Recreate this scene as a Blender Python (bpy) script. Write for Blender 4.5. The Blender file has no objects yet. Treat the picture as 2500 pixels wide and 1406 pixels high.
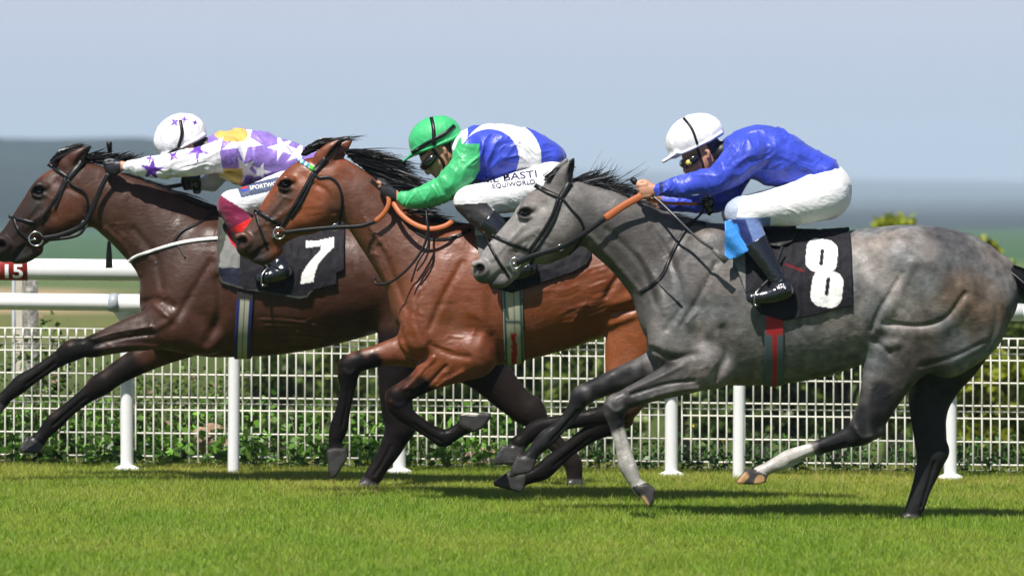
import bpy, math, random
import numpy as np
from mathutils import Vector, Matrix
from mathutils.bvhtree import BVHTree

R = math.radians
# ---------------------------------------------------------------- camera, world, sun, exposure
K = 7.857e-5            # radians per photograph pixel (long lens)
ZC = 1.815              # eye height
HOR = 450.0             # row of the eye-level line
S = bpy.context.scene
cam_d = bpy.data.cameras.new("camera")
cam = bpy.data.objects.new("camera", cam_d)
S.collection.objects.link(cam)
cam.location = (0, 0, ZC)
cam.rotation_euler = (R(90), 0, 0)
cam_d.sensor_width = 36
cam_d.lens = 36 / (2500 * K)
cam_d.shift_y = -(703 - HOR) / 2500
cam_d.clip_start = 0.5
cam_d.clip_end = 20000
cam_d.dof.use_dof = True
cam_d.dof.focus_distance = 29.5
cam_d.dof.aperture_fstop = 3.3
S.camera = cam
S.render.resolution_x, S.render.resolution_y = 1024, 575

SUN = Vector((-0.22, -0.48, 0.85)).normalized()
elev = math.asin(SUN.z)
azim = math.atan2(SUN.x, SUN.y)
world = bpy.data.worlds.new("World")
S.world = world
world.use_nodes = True
wn = world.node_tree
wn.nodes.clear()
bg = wn.nodes.new("ShaderNodeBackground")
wo = wn.nodes.new("ShaderNodeOutputWorld")
sky = wn.nodes.new("ShaderNodeTexSky")
sky.sky_type = 'NISHITA'
sky.sun_disc = False
sky.sun_elevation = elev
sky.sun_rotation = azim
sky.altitude = 100
sky.air_density = 1.0
sky.dust_density = 0.8
sky.ozone_density = 2.0
bg.inputs[1].default_value = 0.055
# pale summer haze low over the horizon, fading into the clear sky above
geo_ = wn.nodes.new("ShaderNodeTexCoord"); sep = wn.nodes.new("ShaderNodeSeparateXYZ")
wn.links.new(geo_.outputs["Generated"], sep.inputs[0])
mr = wn.nodes.new("ShaderNodeMapRange"); mr.interpolation_type = 'SMOOTHSTEP'
mr.inputs["From Min"].default_value = 0.0; mr.inputs["From Min"].default_value = 0.03; mr.inputs["From Max"].default_value = 0.065
mr.inputs["To Min"].default_value = 1.0; mr.inputs["To Max"].default_value = 0.0
wn.links.new(sep.outputs["Z"], mr.inputs["Value"])
ramp = wn.nodes.new("ShaderNodeValToRGB")
ramp.color_ramp.elements[0].position = 0.0; ramp.color_ramp.elements[0].color = (6.3, 7.0, 8.7, 1)
e_ = ramp.color_ramp.elements.new(0.011); e_.color = (8.7, 8.9, 10.5, 1)
ramp.color_ramp.elements[1].position = 0.04; ramp.color_ramp.elements[1].color = (8.4, 8.7, 10.6, 1)
wn.links.new(sep.outputs["Z"], ramp.inputs[0])
mxs = wn.nodes.new("ShaderNodeMix"); mxs.data_type = 'RGBA'
wn.links.new(mr.outputs[0], mxs.inputs[0]); wn.links.new(sky.outputs[0], mxs.inputs[6]); wn.links.new(ramp.outputs[0], mxs.inputs[7])
wn.links.new(mxs.outputs[2], bg.inputs[0])
wn.links.new(bg.outputs[0], wo.inputs[0])
sd = bpy.data.lights.new("sun", 'SUN')
sun = bpy.data.objects.new("sun", sd)
S.collection.objects.link(sun)
sd.energy = 5.0
sd.angle = R(0.5)
sd.color = (1.0, 0.95, 0.88)
sun.rotation_euler = (-SUN).to_track_quat('-Z', 'Y').to_euler()
sun.location = (0, 0, 30)
S.view_settings.view_transform = 'Standard'
S.view_settings.look = 'None'
S.view_settings.gamma = 1.0
S.view_settings.exposure = 0.45
S.render.engine = 'CYCLES'
S.cycles.max_bounces = 5
S.cycles.diffuse_bounces = 2
S.cycles.transparent_max_bounces = 8
S.cycles.volume_bounces = 0
S.cycles.use_denoising = True

def GZ(x):
    return -0.0106 * x

# ---------------------------------------------------------------- object helpers
COL = S.collection
def tag(o, label=None, cat=None, group=None, kind=None):
    if label: o["label"] = label
    if cat: o["category"] = cat
    if group: o["group"] = group
    if kind: o["kind"] = kind
    return o

def empty(name, loc, label=None, cat=None, group=None):
    o = bpy.data.objects.new(name, None)
    o.empty_display_size = 0.2
    o.location = loc
    COL.objects.link(o)
    tag(o, label, cat, group)
    return o

def rootloc(parent):
    v = Vector((0, 0, 0))
    p = parent
    while p is not None:
        v += p.location
        p = p.parent
    return v

def mesh_obj(name, V, F, mat, parent=None, smooth=True, col=None, loc=None):
    """V (N,3) world coordinates, F (M,3|4) array or list of lists."""
    V = np.asarray(V, dtype=np.float64)
    if parent is not None:
        off = np.array(rootloc(parent))
    else:
        off = np.array(loc if loc is not None else (V[:, 0].mean(), V[:, 1].mean(), V[:, 2].min()))
    me = bpy.data.meshes.new(name)
    Vl = (V - off).astype(np.float32)
    if isinstance(F, np.ndarray):
        k = F.shape[1]
        me.vertices.add(len(Vl)); me.vertices.foreach_set("co", Vl.ravel())
        me.loops.add(F.size); me.loops.foreach_set("vertex_index", F.astype(np.int32).ravel())
        me.polygons.add(len(F))
        me.polygons.foreach_set("loop_start", np.arange(0, F.size, k, dtype=np.int32))
        me.polygons.foreach_set("loop_total", np.full(len(F), k, dtype=np.int32))
        me.update(calc_edges=True)
        me.validate()
    else:
        me.from_pydata([tuple(v) for v in Vl], [], [tuple(f) for f in F])
    if smooth:
        me.polygons.foreach_set("use_smooth", np.ones(len(me.polygons), dtype=bool))
    if col is not None:
        ca = me.color_attributes.new("Col", 'FLOAT_COLOR', 'POINT')
        c4 = np.ones((len(Vl), 4), dtype=np.float32); c4[:, :3] = col
        ca.data.foreach_set("color", c4.ravel())
    for m in (mat if isinstance(mat, (list, tuple)) else [mat]):
        me.materials.append(m)
    o = bpy.data.objects.new(name, me)
    COL.objects.link(o)
    if parent is not None:
        o.parent = parent
    else:
        o.location = off
    return o

class MB:
    """collects simple shapes for one mesh"""
    def __init__(s): s.V = []; s.F = []; s.n = 0
    def add(s, V, F):
        s.V.append(np.asarray(V, float)); s.F += [[i + s.n for i in f] for f in F]; s.n += len(V)
    def box(s, c, d, rot=None):
        c = np.array(c, float); d = np.array(d, float) / 2
        P = np.array([[x, y, z] for x in (-1, 1) for y in (-1, 1) for z in (-1, 1)]) * d
        if rot is not None: P = P @ np.array(rot.to_3x3()).T
        s.add(P + c, [[0, 1, 3, 2], [4, 6, 7, 5], [0, 4, 5, 1], [2, 3, 7, 6], [0, 2, 6, 4], [1, 5, 7, 3]])
    def tube(s, pts, rad, n=8, cap=True, flat=None):
        P = [Vector(p) for p in pts]
        rad = rad if hasattr(rad, '__len__') else [rad] * len(P)
        V = []; up = None
        for i, p in enumerate(P):
            t = (P[min(i + 1, len(P) - 1)] - P[max(i - 1, 0)]).normalized()
            if up is None:
                up = Vector((0, 1, 0)) if abs(t.y) < .9 else Vector((1, 0, 0))
            a = t.cross(up).normalized(); up = a.cross(t).normalized()
            for j in range(n):
                q = 2 * math.pi * j / n
                V.append(p + (a * math.cos(q) + up * math.sin(q) * (flat or 1)) * rad[i])
        F = []
        for i in range(len(P) - 1):
            for j in range(n):
                F.append([i * n + j, i * n + (j + 1) % n, (i + 1) * n + (j + 1) % n, (i + 1) * n + j])
        if cap:
            F.append(list(range(n))[::-1]); F.append([(len(P) - 1) * n + j for j in range(n)])
        s.add([tuple(v) for v in V], F)
    def build(s, name, mat, parent=None, smooth=True, loc=None):
        return mesh_obj(name, np.concatenate(s.V), s.F, mat, parent, smooth, loc=loc)

# ---------------------------------------------------------------- materials
def mat(name, color=(.5, .5, .5), rough=.5, metal=0, spec=.5, coat=0, sheen=0, attr=False,
        noise=None, bump=None, bump2=None, trans=0, sss=0, rvar=None):
    m = bpy.data.materials.new(name); m.use_nodes = True
    nt = m.node_tree; b = nt.nodes["Principled BSDF"]
    b.inputs["Base Color"].default_value = (*color, 1)
    b.inputs["Roughness"].default_value = rough
    b.inputs["Metallic"].default_value = metal
    b.inputs["Specular IOR Level"].default_value = spec
    b.inputs["Coat Weight"].default_value = coat
    b.inputs["Coat Roughness"].default_value = .25
    b.inputs["Sheen Weight"].default_value = sheen
    if sss:
        b.inputs["Subsurface Weight"].default_value = sss
        b.inputs["Subsurface Radius"].default_value = (.01, .004, .002)
    L = nt.links.new
    tc = nt.nodes.new("ShaderNodeTexCoord")
    src = None
    if attr:
        a = nt.nodes.new("ShaderNodeAttribute"); a.attribute_name = "Col"; src = a.outputs["Color"]
    def tex(sc, detail=4, stretch=None, dist=0.):
        t = nt.nodes.new("ShaderNodeTexNoise"); t.inputs["Scale"].default_value = sc
        t.inputs["Detail"].default_value = detail; t.inputs["Distortion"].default_value = dist
        if stretch:
            mp = nt.nodes.new("ShaderNodeMapping")
            mp.inputs["Scale"].default_value = stretch[:3]
            if len(stretch) > 3: mp.inputs["Rotation"].default_value = (0, stretch[3], 0)
            L(tc.outputs["Object"], mp.inputs[0]); L(mp.outputs[0], t.inputs["Vector"])
        else:
            L(tc.outputs["Object"], t.inputs["Vector"])
        return t.outputs["Fac"]
    for nz in (noise or []):       # (scale, amount, stretch)
        mx = nt.nodes.new("ShaderNodeMix"); mx.data_type = 'RGBA'; mx.blend_type = 'MULTIPLY'
        mx.inputs["Factor"].default_value = 1
        rp = nt.nodes.new("ShaderNodeMapRange")
        rp.inputs["From Min"].default_value = .3; rp.inputs["From Max"].default_value = .7
        rp.inputs["To Min"].default_value = 1 - nz[1]; rp.inputs["To Max"].default_value = 1 + nz[1]
        L(tex(nz[0], 5, nz[2] if len(nz) > 2 else None), rp.inputs["Value"])
        if src is None:
            rgb = nt.nodes.new("ShaderNodeRGB"); rgb.outputs[0].default_value = (*color, 1); src = rgb.outputs[0]
        L(src, mx.inputs[6]); L(rp.outputs[0], mx.inputs[7]); src = mx.outputs[2]
    if src is not None: L(src, b.inputs["Base Color"])
    if rvar:
        # short black hair on the points shines less than the oiled body coat
        bw = nt.nodes.new("ShaderNodeRGBToBW"); L(a.outputs["Color"], bw.inputs[0]); sm = nt.nodes.new("ShaderNodeMapRange")
        sm.inputs["From Min"].default_value = .008; sm.inputs["From Max"].default_value = .04; sm.inputs["To Min"].default_value = .08; sm.inputs["To Max"].default_value = spec
        L(bw.outputs[0], sm.inputs["Value"]); L(sm.outputs[0], b.inputs["Specular IOR Level"])
        rr = nt.nodes.new("ShaderNodeMapRange"); rr.inputs["From Min"].default_value = .35; rr.inputs["From Max"].default_value = .65
        rr.inputs["To Min"].default_value = rvar[1]; rr.inputs["To Max"].default_value = rvar[2]
        L(tex(rvar[0], 5), rr.inputs["Value"]); L(rr.outputs[0], b.inputs["Roughness"])
    prev = None
    for bp in (bump, bump2):       # (scale, strength, distance, stretch)
        if not bp: continue
        bn = nt.nodes.new("ShaderNodeBump"); bn.inputs["Strength"].default_value = bp[1]
        bn.inputs["Distance"].default_value = bp[2]
        L(tex(bp[0], 4, bp[3] if len(bp) > 3 else None, .4), bn.inputs["Height"])
        if prev: L(prev, bn.inputs["Normal"])
        prev = bn.outputs[0]
    if prev: L(prev, b.inputs["Normal"])
    if trans:
        tr = nt.nodes.new("ShaderNodeBsdfTranslucent")
        if src is not None: L(src, tr.inputs[0])
        else: tr.inputs[0].default_value = (*color, 1)
        ms = nt.nodes.new("ShaderNodeMixShader"); ms.inputs[0].default_value = trans
        out = nt.nodes["Material Output"]
        L(b.outputs[0], ms.inputs[1]); L(tr.outputs[0], ms.inputs[2]); L(ms.outputs[0], out.inputs[0])
    return m

M = {}
M['coat'] = mat('horse_coat', attr=True, rough=.45, spec=.60,
                noise=[(3.2, .12), (26, .12), (16, .07, (1, 1, 4)), (110, .16)], bump=(7, .30, .03), bump2=(34, .26, .007, (.7, .7, 1.8)), rvar=(11, .34, .66))
M['coat_grey'] = mat('grey_horse_coat', attr=True, rough=.5, spec=.5,
                noise=[(4.5, .16), (18, .16), (16, .05, (1, 1, 3)), (110, .18)], bump=(7, .30, .03), bump2=(34, .24, .007, (.7, .7, 1.7)), rvar=(11, .40, .68))
M['hair'] = mat('black_hair', (.008, .007, .008), rough=.35, spec=.28, noise=[(60, .5)])
M['hair_grey'] = mat('grey_hair', (.022, .022, .025), rough=.4, spec=.3, noise=[(60, .6)])
M['eye'] = mat('eye', (.008, .004, .003), rough=.05, spec=.8, coat=1)
M['leather'] = mat('black_leather', (.009, .009, .010), rough=.38, spec=.3, bump=(300, .3, .002))
M['tan'] = mat('tan_rubber_grip', (.42, .11, .03), rough=.5, bump=(400, .4, .002))
M['metal'] = mat('steel', (.7, .7, .7), rough=.2, metal=1)
M['silk'] = mat('satin_silk', attr=True, rough=.42, spec=.42, sheen=.15,
                bump=(9, .42, .03, (1, 1, 1)), bump2=(40, .14, .006))
M['breeches'] = mat('breeches_cloth', attr=True, rough=.5, spec=.3, sheen=.2, bump=(14, .35, .02, (1, 1, 2.2)), bump2=(70, .25, .004))
M['skin'] = mat('skin', attr=True, rough=.45, spec=.4, sss=.15, bump=(90, .15, .002))
M['boot'] = mat('polished_boot', attr=True, rough=.13, spec=.6, coat=.5, bump=(18, .5, .015))
M['helmet'] = mat('cap_silk', attr=True, rough=.5, spec=.3, sheen=.1, bump=(16, .4, .018), bump2=(60, .15, .004))
M['cloth'] = mat('number_cloth', attr=True, rough=.65, spec=.1, bump=(16, .5, .02, (1, 1, 1)), bump2=(80, .2, .003))
M['webbing'] = mat('girth_webbing', attr=True, rough=.7, bump=(160, .4, .003))
M['white_strap'] = mat('white_strap', (.72, .72, .7), rough=.45, noise=[(60, .08)])
M['carbon'] = mat('whip_shaft', (.03, .03, .035), rough=.3, noise=[(200, .4)])
M['text_navy'] = mat('navy_print', (.012, .014, .07), rough=.6)
M['text_white'] = mat('white_print', (.8, .8, .8), rough=.6)
M['rail'] = mat('white_plastic', (.80, .81, .82), rough=.32, spec=.45, noise=[(6, .03), (40, .03)])
M['wire'] = mat('white_wire', (.70, .69, .60), rough=.4, noise=[(9, .06)])
M['red_sign'] = mat('red_sign', (.30, .022, .018), rough=.45, noise=[(20, .1)])
# ---------------------------------------------------------------- distance-field modeller (photo-pixel units of one horse's plane)
def catmull(nodes, sub):
    N = np.array(nodes, float)
    if len(N) < 3 or sub <= 1:
        t = np.linspace(0, 1, max(2, sub))[:, None]
        return np.concatenate([N[i] * (1 - t) + N[i + 1] * t for i in range(len(N) - 1)]) if len(N) > 1 else N
    P = np.vstack([2 * N[0] - N[1], N, 2 * N[-1] - N[-2]])
    out = []
    for i in range(1, len(P) - 2):
        t = np.linspace(0, 1, sub, endpoint=False)[:, None]
        a, b, c, d = P[i - 1], P[i], P[i + 1], P[i + 2]
        out.append(.5 * ((2 * b) + (-a + c) * t + (2 * a - 5 * b + 4 * c - d) * t ** 2 + (-a + 3 * b - 3 * c + d) * t ** 3))
    out.append(N[-1:])
    return np.concatenate(out)

def dist2d(U, V, pts):
    """distance from grid to polyline"""
    D = np.full(U.shape, 1e9, np.float32)
    P = np.array(pts, float)
    if len(P) == 1:
        return np.hypot(U - P[0, 0], V - P[0, 1])
    for a, b in zip(P[:-1], P[1:]):
        d = b - a; L = max(1e-9, d @ d)
        t = np.clip(((U - a[0]) * d[0] + (V - a[1]) * d[1]) / L, 0, 1)
        D = np.minimum(D, np.hypot(U - a[0] - t * d[0], V - a[1] - t * d[1]))
    return D

def dist3(P, pts):
    D = np.full(len(P), 1e9)
    Q = np.array(pts, float)
    if len(Q) == 1:
        return np.linalg.norm(P - Q[0], axis=1)
    for a, b in zip(Q[:-1], Q[1:]):
        d = b - a; L = max(1e-9, d @ d)
        t = np.clip((P - a) @ d / L, 0, 1)
        D = np.minimum(D, np.linalg.norm(P - a - t[:, None] * d, axis=1))
    return D

def inpoly(U, V, poly):
    P = np.array(poly, float); n = len(P)
    ins = np.zeros(U.shape, bool); j = n - 1
    for i in range(n):
        xi, yi = P[i]; xj, yj = P[j]
        c = ((yi > V) != (yj > V))
        if abs(yj - yi) > 1e-9:
            ins ^= c & (U < (xj - xi) * (V - yi) / (yj - yi) + xi)
        j = i
    return ins

def polysd(U, V, poly):
    d = dist2d(U, V, list(poly) + [poly[0]])
    return np.where(inpoly(U, V, poly), -d, d)

_tab = np.random.RandomState(7).rand(4096).astype(np.float32)
def vnoise(P, freq=1., seed=0):
    Q = np.asarray(P, float) * freq + seed * 17.31
    I = np.floor(Q).astype(np.int64); f = Q - I; f = f * f * (3 - 2 * f)
    def h(i, j, k):
        return _tab[(i * 73856093 ^ j * 19349663 ^ k * 83492791 ^ (seed * 9176)) & 4095]
    x, y, z = I[:, 0], I[:, 1], I[:, 2]
    r = 0
    for dx in (0, 1):
        wx = f[:, 0] if dx else 1 - f[:, 0]
        for dy in (0, 1):
            wy = f[:, 1] if dy else 1 - f[:, 1]
            for dz in (0, 1):
                wz = f[:, 2] if dz else 1 - f[:, 2]
                r = r + wx * wy * wz * h(x + dx, y + dy, z + dz)
    return r

class Sdf:
    def __init__(s, u0, u1, v0, v1, w0, w1, h):
        s.h = h; s.o = np.array([u0, v0, w0], float)
        s.U = np.arange(u0, u1 + h, h, dtype=np.float32)
        s.V = np.arange(v0, v1 + h, h, dtype=np.float32)
        s.W = np.arange(w0, w1 + h, h, dtype=np.float32)
        s.D = np.full((len(s.U), len(s.V), len(s.W)), 40., np.float32)
        s.H = {}; s.slabs = []
    def _box(s, lo, hi):
        sl = []
        for A, a, b in zip((s.U, s.V, s.W), lo, hi):
            i = int(np.searchsorted(A, a)); j = int(np.searchsorted(A, b))
            sl.append(slice(max(0, i), min(len(A), max(j, i + 1))))
        return tuple(sl)
    def _comb(s, sl, d, k, neg):
        D = s.D[sl]
        if neg:
            d = -d; h = np.maximum(k - np.abs(D - d), 0) / k
            s.D[sl] = np.maximum(D, d) + h * h * k * .25
        else:
            h = np.maximum(k - np.abs(D - d), 0) / k
            s.D[sl] = np.minimum(D, d) - h * h * k * .25
    def tube(s, nodes, k=10, sub=6, neg=False, sq=2.0):
        ln = max(math.hypot(a[0] - b[0], a[1] - b[1]) for a, b in zip(nodes[:-1], nodes[1:]))
        N = catmull([(n[0], n[1], n[2], n[3], n[4] if len(n) > 4 else n[3]) for n in nodes], max(3, int(ln / 5)))
        N[:, 3:] = np.maximum(N[:, 3:], .8)
        pad = k + 10; r = N[:, 3].max() + pad; rb = N[:, 4].max() + pad
        sl = s._box((N[:, 0].min() - r, N[:, 1].min() - r, N[:, 2].min() - rb),
                    (N[:, 0].max() + r, N[:, 1].max() + r, N[:, 2].max() + rb))
        U, V = np.meshgrid(s.U[sl[0]], s.V[sl[1]], indexing='ij')
        if U.size == 0: return
        best = np.full(U.shape, 1e9, np.float32); n_ = np.zeros_like(best); a_ = np.ones_like(best); b_ = np.ones_like(best); w_ = np.zeros_like(best)
        for p, q in zip(N[:-1], N[1:]):
            d = q[:2] - p[:2]; L = max(1e-6, d @ d)
            t = np.clip(((U - p[0]) * d[0] + (V - p[1]) * d[1]) / L, 0, 1)
            n = np.hypot(U - p[0] - t * d[0], V - p[1] - t * d[1])
            a = p[3] + t * (q[3] - p[3])
            m = n - a < best
            best = np.where(m, n - a, best); n_ = np.where(m, n, n_); a_ = np.where(m, a, a_)
            b_ = np.where(m, p[4] + t * (q[4] - p[4]), b_); w_ = np.where(m, p[2] + t * (q[2] - p[2]), w_)
        W = s.W[sl[2]][None, None, :]
        n_, a_, b_, w_ = [x[..., None].astype(np.float32) for x in (n_, a_, b_, w_)]
        wx = np.abs(W - w_) / b_; nx = n_ / a_
        if sq == 2.0: k0 = np.sqrt(nx * nx + wx * wx)
        else: k0 = (nx ** sq + wx ** sq) ** (1 / sq)
        k1 = np.sqrt((nx / a_) ** 2 + (wx / b_) ** 2) + 1e-6
        k0e = np.sqrt(nx * nx + wx * wx)
        d = (k0 - 1) * np.where(k0e > 1e-4, k0e / k1, np.minimum(a_, b_))
        s._comb(sl, d.astype(np.float32), k, neg)
    def ball(s, c, r, k=8, neg=False):
        r = np.array(r if hasattr(r, '__len__') else (r, r, r), float)
        c = np.array(c, float); p = r + k + 8
        sl = s._box(c - p, c + p)
        X = (s.U[sl[0]][:, None, None] - c[0]); Y = (s.V[sl[1]][None, :, None] - c[1]); Z = (s.W[sl[2]][None, None, :] - c[2])
        k0 = np.sqrt((X / r[0]) ** 2 + (Y / r[1]) ** 2 + (Z / r[2]) ** 2); k1 = np.sqrt((X / r[0] ** 2) ** 2 + (Y / r[1] ** 2) ** 2 + (Z / r[2] ** 2) ** 2) + 1e-6
        s._comb(sl, (k0 * (k0 - 1) / k1).astype(np.float32), k, neg)
    def rball(s, c, f, r, k=8, neg=False, cut=None):
        """ellipsoid turned so that f (2D) is its first axis; r = (along f, along up, lateral); cut = drop all below this height on up"""
        f = np.array(f, float); up = np.array([f[1], -f[0]]) if f[0] < 0 and False else np.array([-f[1], f[0]]); up = up if up[1] < 0 else -up
        R_ = max(r) + k + 8
        sl = s._box(np.array(c) - R_, np.array(c) + R_)
        X = s.U[sl[0]][:, None, None] - c[0]; Y = s.V[sl[1]][None, :, None] - c[1]; Z = (s.W[sl[2]][None, None, :] - c[2]) / r[2]
        A = X * f[0] + Y * f[1]; B = X * up[0] + Y * up[1]
        k0 = np.sqrt((A / r[0]) ** 2 + (B / r[1]) ** 2 + Z ** 2)
        k1 = np.sqrt((A / r[0] ** 2) ** 2 + (B / r[1] ** 2) ** 2 + (Z / r[2]) ** 2) + 1e-6
        d = k0 * (k0 - 1) / k1
        if cut is not None: d = np.maximum(d, cut - B)
        s._comb(sl, d.astype(np.float32), k, neg)
    def slab(s, poly, w, b, k=6, rnd=6):
        P = np.array(poly, float); p = 14 + k; s.slabs.append((poly, w, b))
        sl = s._box((P[:, 0].min() - p, P[:, 1].min() - p, w - b - p), (P[:, 0].max() + p, P[:, 1].max() + p, w + b + p))
        U, V = np.meshgrid(s.U[sl[0]], s.V[sl[1]], indexing='ij')
        k = max(k, 9); ct = P[:2].mean(0); far_ = P[2:].mean(0); ax_ = (far_ - ct) / np.linalg.norm(far_ - ct); ln_ = np.linalg.norm(far_ - ct)
        tt = np.clip(((U - ct[0]) * ax_[0] + (V - ct[1]) * ax_[1]) / ln_, 0, 1)[..., None]
        d2 = polysd(U, V, P)[..., None].astype(np.float32) + rnd
        dw = np.abs(s.W[sl[2]] - w)[None, None, :] - (b * (.74 + .26 * tt)) + rnd
        d2 = np.sqrt(np.maximum(d2, -30) ** 2 * 0 + 1) * d2
        d = np.minimum(np.maximum(d2, dw), 0) + np.sqrt(np.maximum(d2, 0) ** 2 + np.maximum(dw, 0) ** 2) - rnd
        s._comb(sl, d.astype(np.float32), k, False)
    def ridge(s, pts, width, height, side='near'):
        if side not in s.H: s.H[side] = np.zeros((len(s.U), len(s.V)), np.float32)
        P = np.array(pts, float); r = width * 3
        sl = s._box((P[:, 0].min() - r, P[:, 1].min() - r, 0), (P[:, 0].max() + r, P[:, 1].max() + r, 1))
        U, V = np.meshgrid(s.U[sl[0]], s.V[sl[1]], indexing='ij')
        pts = catmull(pts, 5) if len(pts) > 2 else P
        s.H[side][sl[0], sl[1]] += height * np.exp(-(dist2d(U, V, pts) / width) ** 2)
    def mesh(s, smooth=1):
        if 'near' in s.H:
            m = np.clip((-s.W - 4) / 16, 0, 1)[None, None, :]
            s.D -= s.H['near'][..., None] * m
        if 'both' in s.H:
            m = np.clip((np.abs(s.W) - 4) / 16, 0, 1)[None, None, :]
            s.D -= s.H['both'][..., None] * m
        if 'far' in s.H:
            s.D -= s.H['far'][..., None] * np.clip((s.W - 15) / 14, 0, 1)[None, None, :]
        D = s.D; ins = D < 0
        nu, nv, nw = D.shape
        c = np.zeros((nu - 1, nv - 1, nw - 1), np.uint8)
        offs = [(i, j, k) for i in (0, 1) for j in (0, 1) for k in (0, 1)]
        for i, j, k in offs:
            c += ins[i:nu - 1 + i, j:nv - 1 + j, k:nw - 1 + k]
        act = (c > 0) & (c < 8)
        I, J, Kk = np.nonzero(act)
        idx = np.full(act.shape, -1, np.int32); idx[I, J, Kk] = np.arange(len(I))
        corner = {o: D[I + o[0], J + o[1], Kk + o[2]] for o in offs}
        acc = np.zeros((len(I), 3)); cnt = np.zeros(len(I))
        for o in offs:
            for ax in range(3):
                if o[ax] == 0:
                    q = list(o); q[ax] = 1; q = tuple(q)
                    a, b = corner[o], corner[q]
                    m = (a < 0) != (b < 0)
                    t = np.where(m, a / np.where(m, a - b, 1), 0)
                    for x in range(3):
                        acc[:, x] += np.where(m, o[x] + (t if x == ax else 0), 0)
                    cnt += m
        P = (acc / cnt[:, None] + np.stack([I, J, Kk], 1)) * s.h + s.o
        F = []
        for ax in range(3):
            sa = [slice(1, -1)] * 3; sa[ax] = slice(0, -1)
            sb = [slice(1, -1)] * 3; sb[ax] = slice(1, None)
            A = ins[tuple(sa)]; B = ins[tuple(sb)]
            for flip, m in ((False, A & ~B), (True, B & ~A)):
                e = np.stack(np.nonzero(m), 1)
                if len(e) == 0: continue
                e = e + np.array([0 if x == ax else 1 for x in range(3)])
                b1, b2 = [(1, 2), (2, 0), (0, 1)][ax]
                q = []
                for d1, d2 in ((-1, -1), (0, -1), (0, 0), (-1, 0)):
                    ee = e.copy(); ee[:, b1] += d1; ee[:, b2] += d2
                    q.append(idx[ee[:, 0], ee[:, 1], ee[:, 2]])
                q = np.stack(q, 1)
                F.append(q[:, ::-1] if flip else q)
        F = np.concatenate(F)
        F = F[(F >= 0).all(1)]
        E = np.concatenate([F[:, [0, 1]], F[:, [1, 2]], F[:, [2, 3]], F[:, [3, 0]]])
        for it in range(smooth):
            for lam in (.5, -.52):
                a = np.zeros_like(P); n = np.bincount(np.concatenate([E[:, 0], E[:, 1]]), minlength=len(P)).astype(float)
                for x in range(3):
                    a[:, x] = np.bincount(E[:, 0], P[E[:, 1], x], len(P)) + np.bincount(E[:, 1], P[E[:, 0], x], len(P))
                P = P + lam * (a / np.maximum(n, 1)[:, None] - P)
        s.D = None
        return P, F

def normals(P, F):
    N = np.zeros_like(P)
    n = np.cross(P[F[:, 2]] - P[F[:, 0]], P[F[:, 3]] - P[F[:, 1]])
    for i in range(4):
        for x in range(3):
            N[:, x] += np.bincount(F[:, i], n[:, x], len(P))
    return N / np.maximum(np.linalg.norm(N, axis=1), 1e-9)[:, None]

class Plane:
    """one horse's plane: photo pixels (u, v, w) <-> world metres"""
    def __init__(s, d): s.d = d; s.s = K * d
    def W(s, P):
        P = np.atleast_2d(np.array(P, float))
        return np.stack([(P[:, 0] - 1250) * s.s, s.d + P[:, 2] * s.s, ZC + (HOR - P[:, 1]) * s.s], 1)

def flipF(F):     # (u,v,w)->(x,z,y) with v down keeps a right-handed set only after this check
    return F[:, ::-1] if isinstance(F, np.ndarray) else [f[::-1] for f in F]

def build_skin(name, P, F, pl, m, parent, col):
    return mesh_obj(name, pl.W(P), F, m, parent, True, col)

class Surf:
    """ray casts in pixel space"""
    def __init__(s, P, F):
        s.b = BVHTree.FromPolygons([tuple(p) for p in P], [tuple(int(x) for x in f) for f in F])
    def near(s, u, v, far=False):
        h = s.b.ray_cast(Vector((u, v, 500 if far else -500)), Vector((0, 0, -1 if far else 1)))
        return None if h[0] is None else h[0].z
    def out(s, o, d):
        h = s.b.ray_cast(Vector(o), Vector(d))
        return None if h[0] is None else h[0]

def lerp_path(pts, step):
    P = catmull(pts, 12) if len(pts) > 2 else np.array(pts, float)
    L = np.r_[0, np.cumsum(np.linalg.norm(np.diff(P, axis=0), axis=1))]
    n = max(2, int(L[-1] / step) + 1); t = np.linspace(0, L[-1], n)
    return np.stack([np.interp(t, L, P[:, i]) for i in range(P.shape[1])], 1)

def ribbon(rows, F=None):
    n = len(rows[0]); V = np.concatenate(rows); m = len(rows); Fs = []
    for i in range(m - 1):
        for j in range(n - 1):
            Fs.append([i * n + j, i * n + j + 1, (i + 1) * n + j + 1, (i + 1) * n + j])
    return V, Fs

def thick(o, t, off=0):
    md = o.modifiers.new("thickness", 'SOLIDIFY'); md.thickness = t; md.offset = off
    return o

def strap(name, surf, pts, width, pl, m, parent, lift=2.2, th=.004, dflt=None, bulge=0):
    """flat strap laid on the near side of a body"""
    Q = lerp_path(pts, 4)
    c = []; last = dflt
    for q in Q:
        w = surf.near(q[0], q[1])
        if w is None: w = last
        last = w; c.append(w)
    if c[0] is None:
        f = next((x for x in c if x is not None), -40); c = [f if x is None else x for x in c]
    c = np.array(c, float)
    if len(c) > 5:
        c = np.minimum(c, np.convolve(np.pad(c, 2, 'edge'), np.ones(5) / 5, 'valid'))
    rows = []
    for i, q in enumerate(Q):
        t = Q[min(i + 1, len(Q) - 1)] - Q[max(i - 1, 0)]
        n = np.array([-t[1], t[0]]) / max(1e-6, np.hypot(*t[:2]))
        row = []
        for e in (-1, 0, 1):
            p = q[:2] + n * e * width / 2
            w = surf.near(p[0], p[1])
            if w is None or abs(w - c[i]) > width * .8: w = c[i] + abs(e) * width * .12
            row.append([p[0], p[1], w - lift])
        rows.append(np.array(row))
    V, Fs = ribbon(rows)
    return thick(mesh_obj(name, pl.W(V), Fs, m, parent), th)

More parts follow.
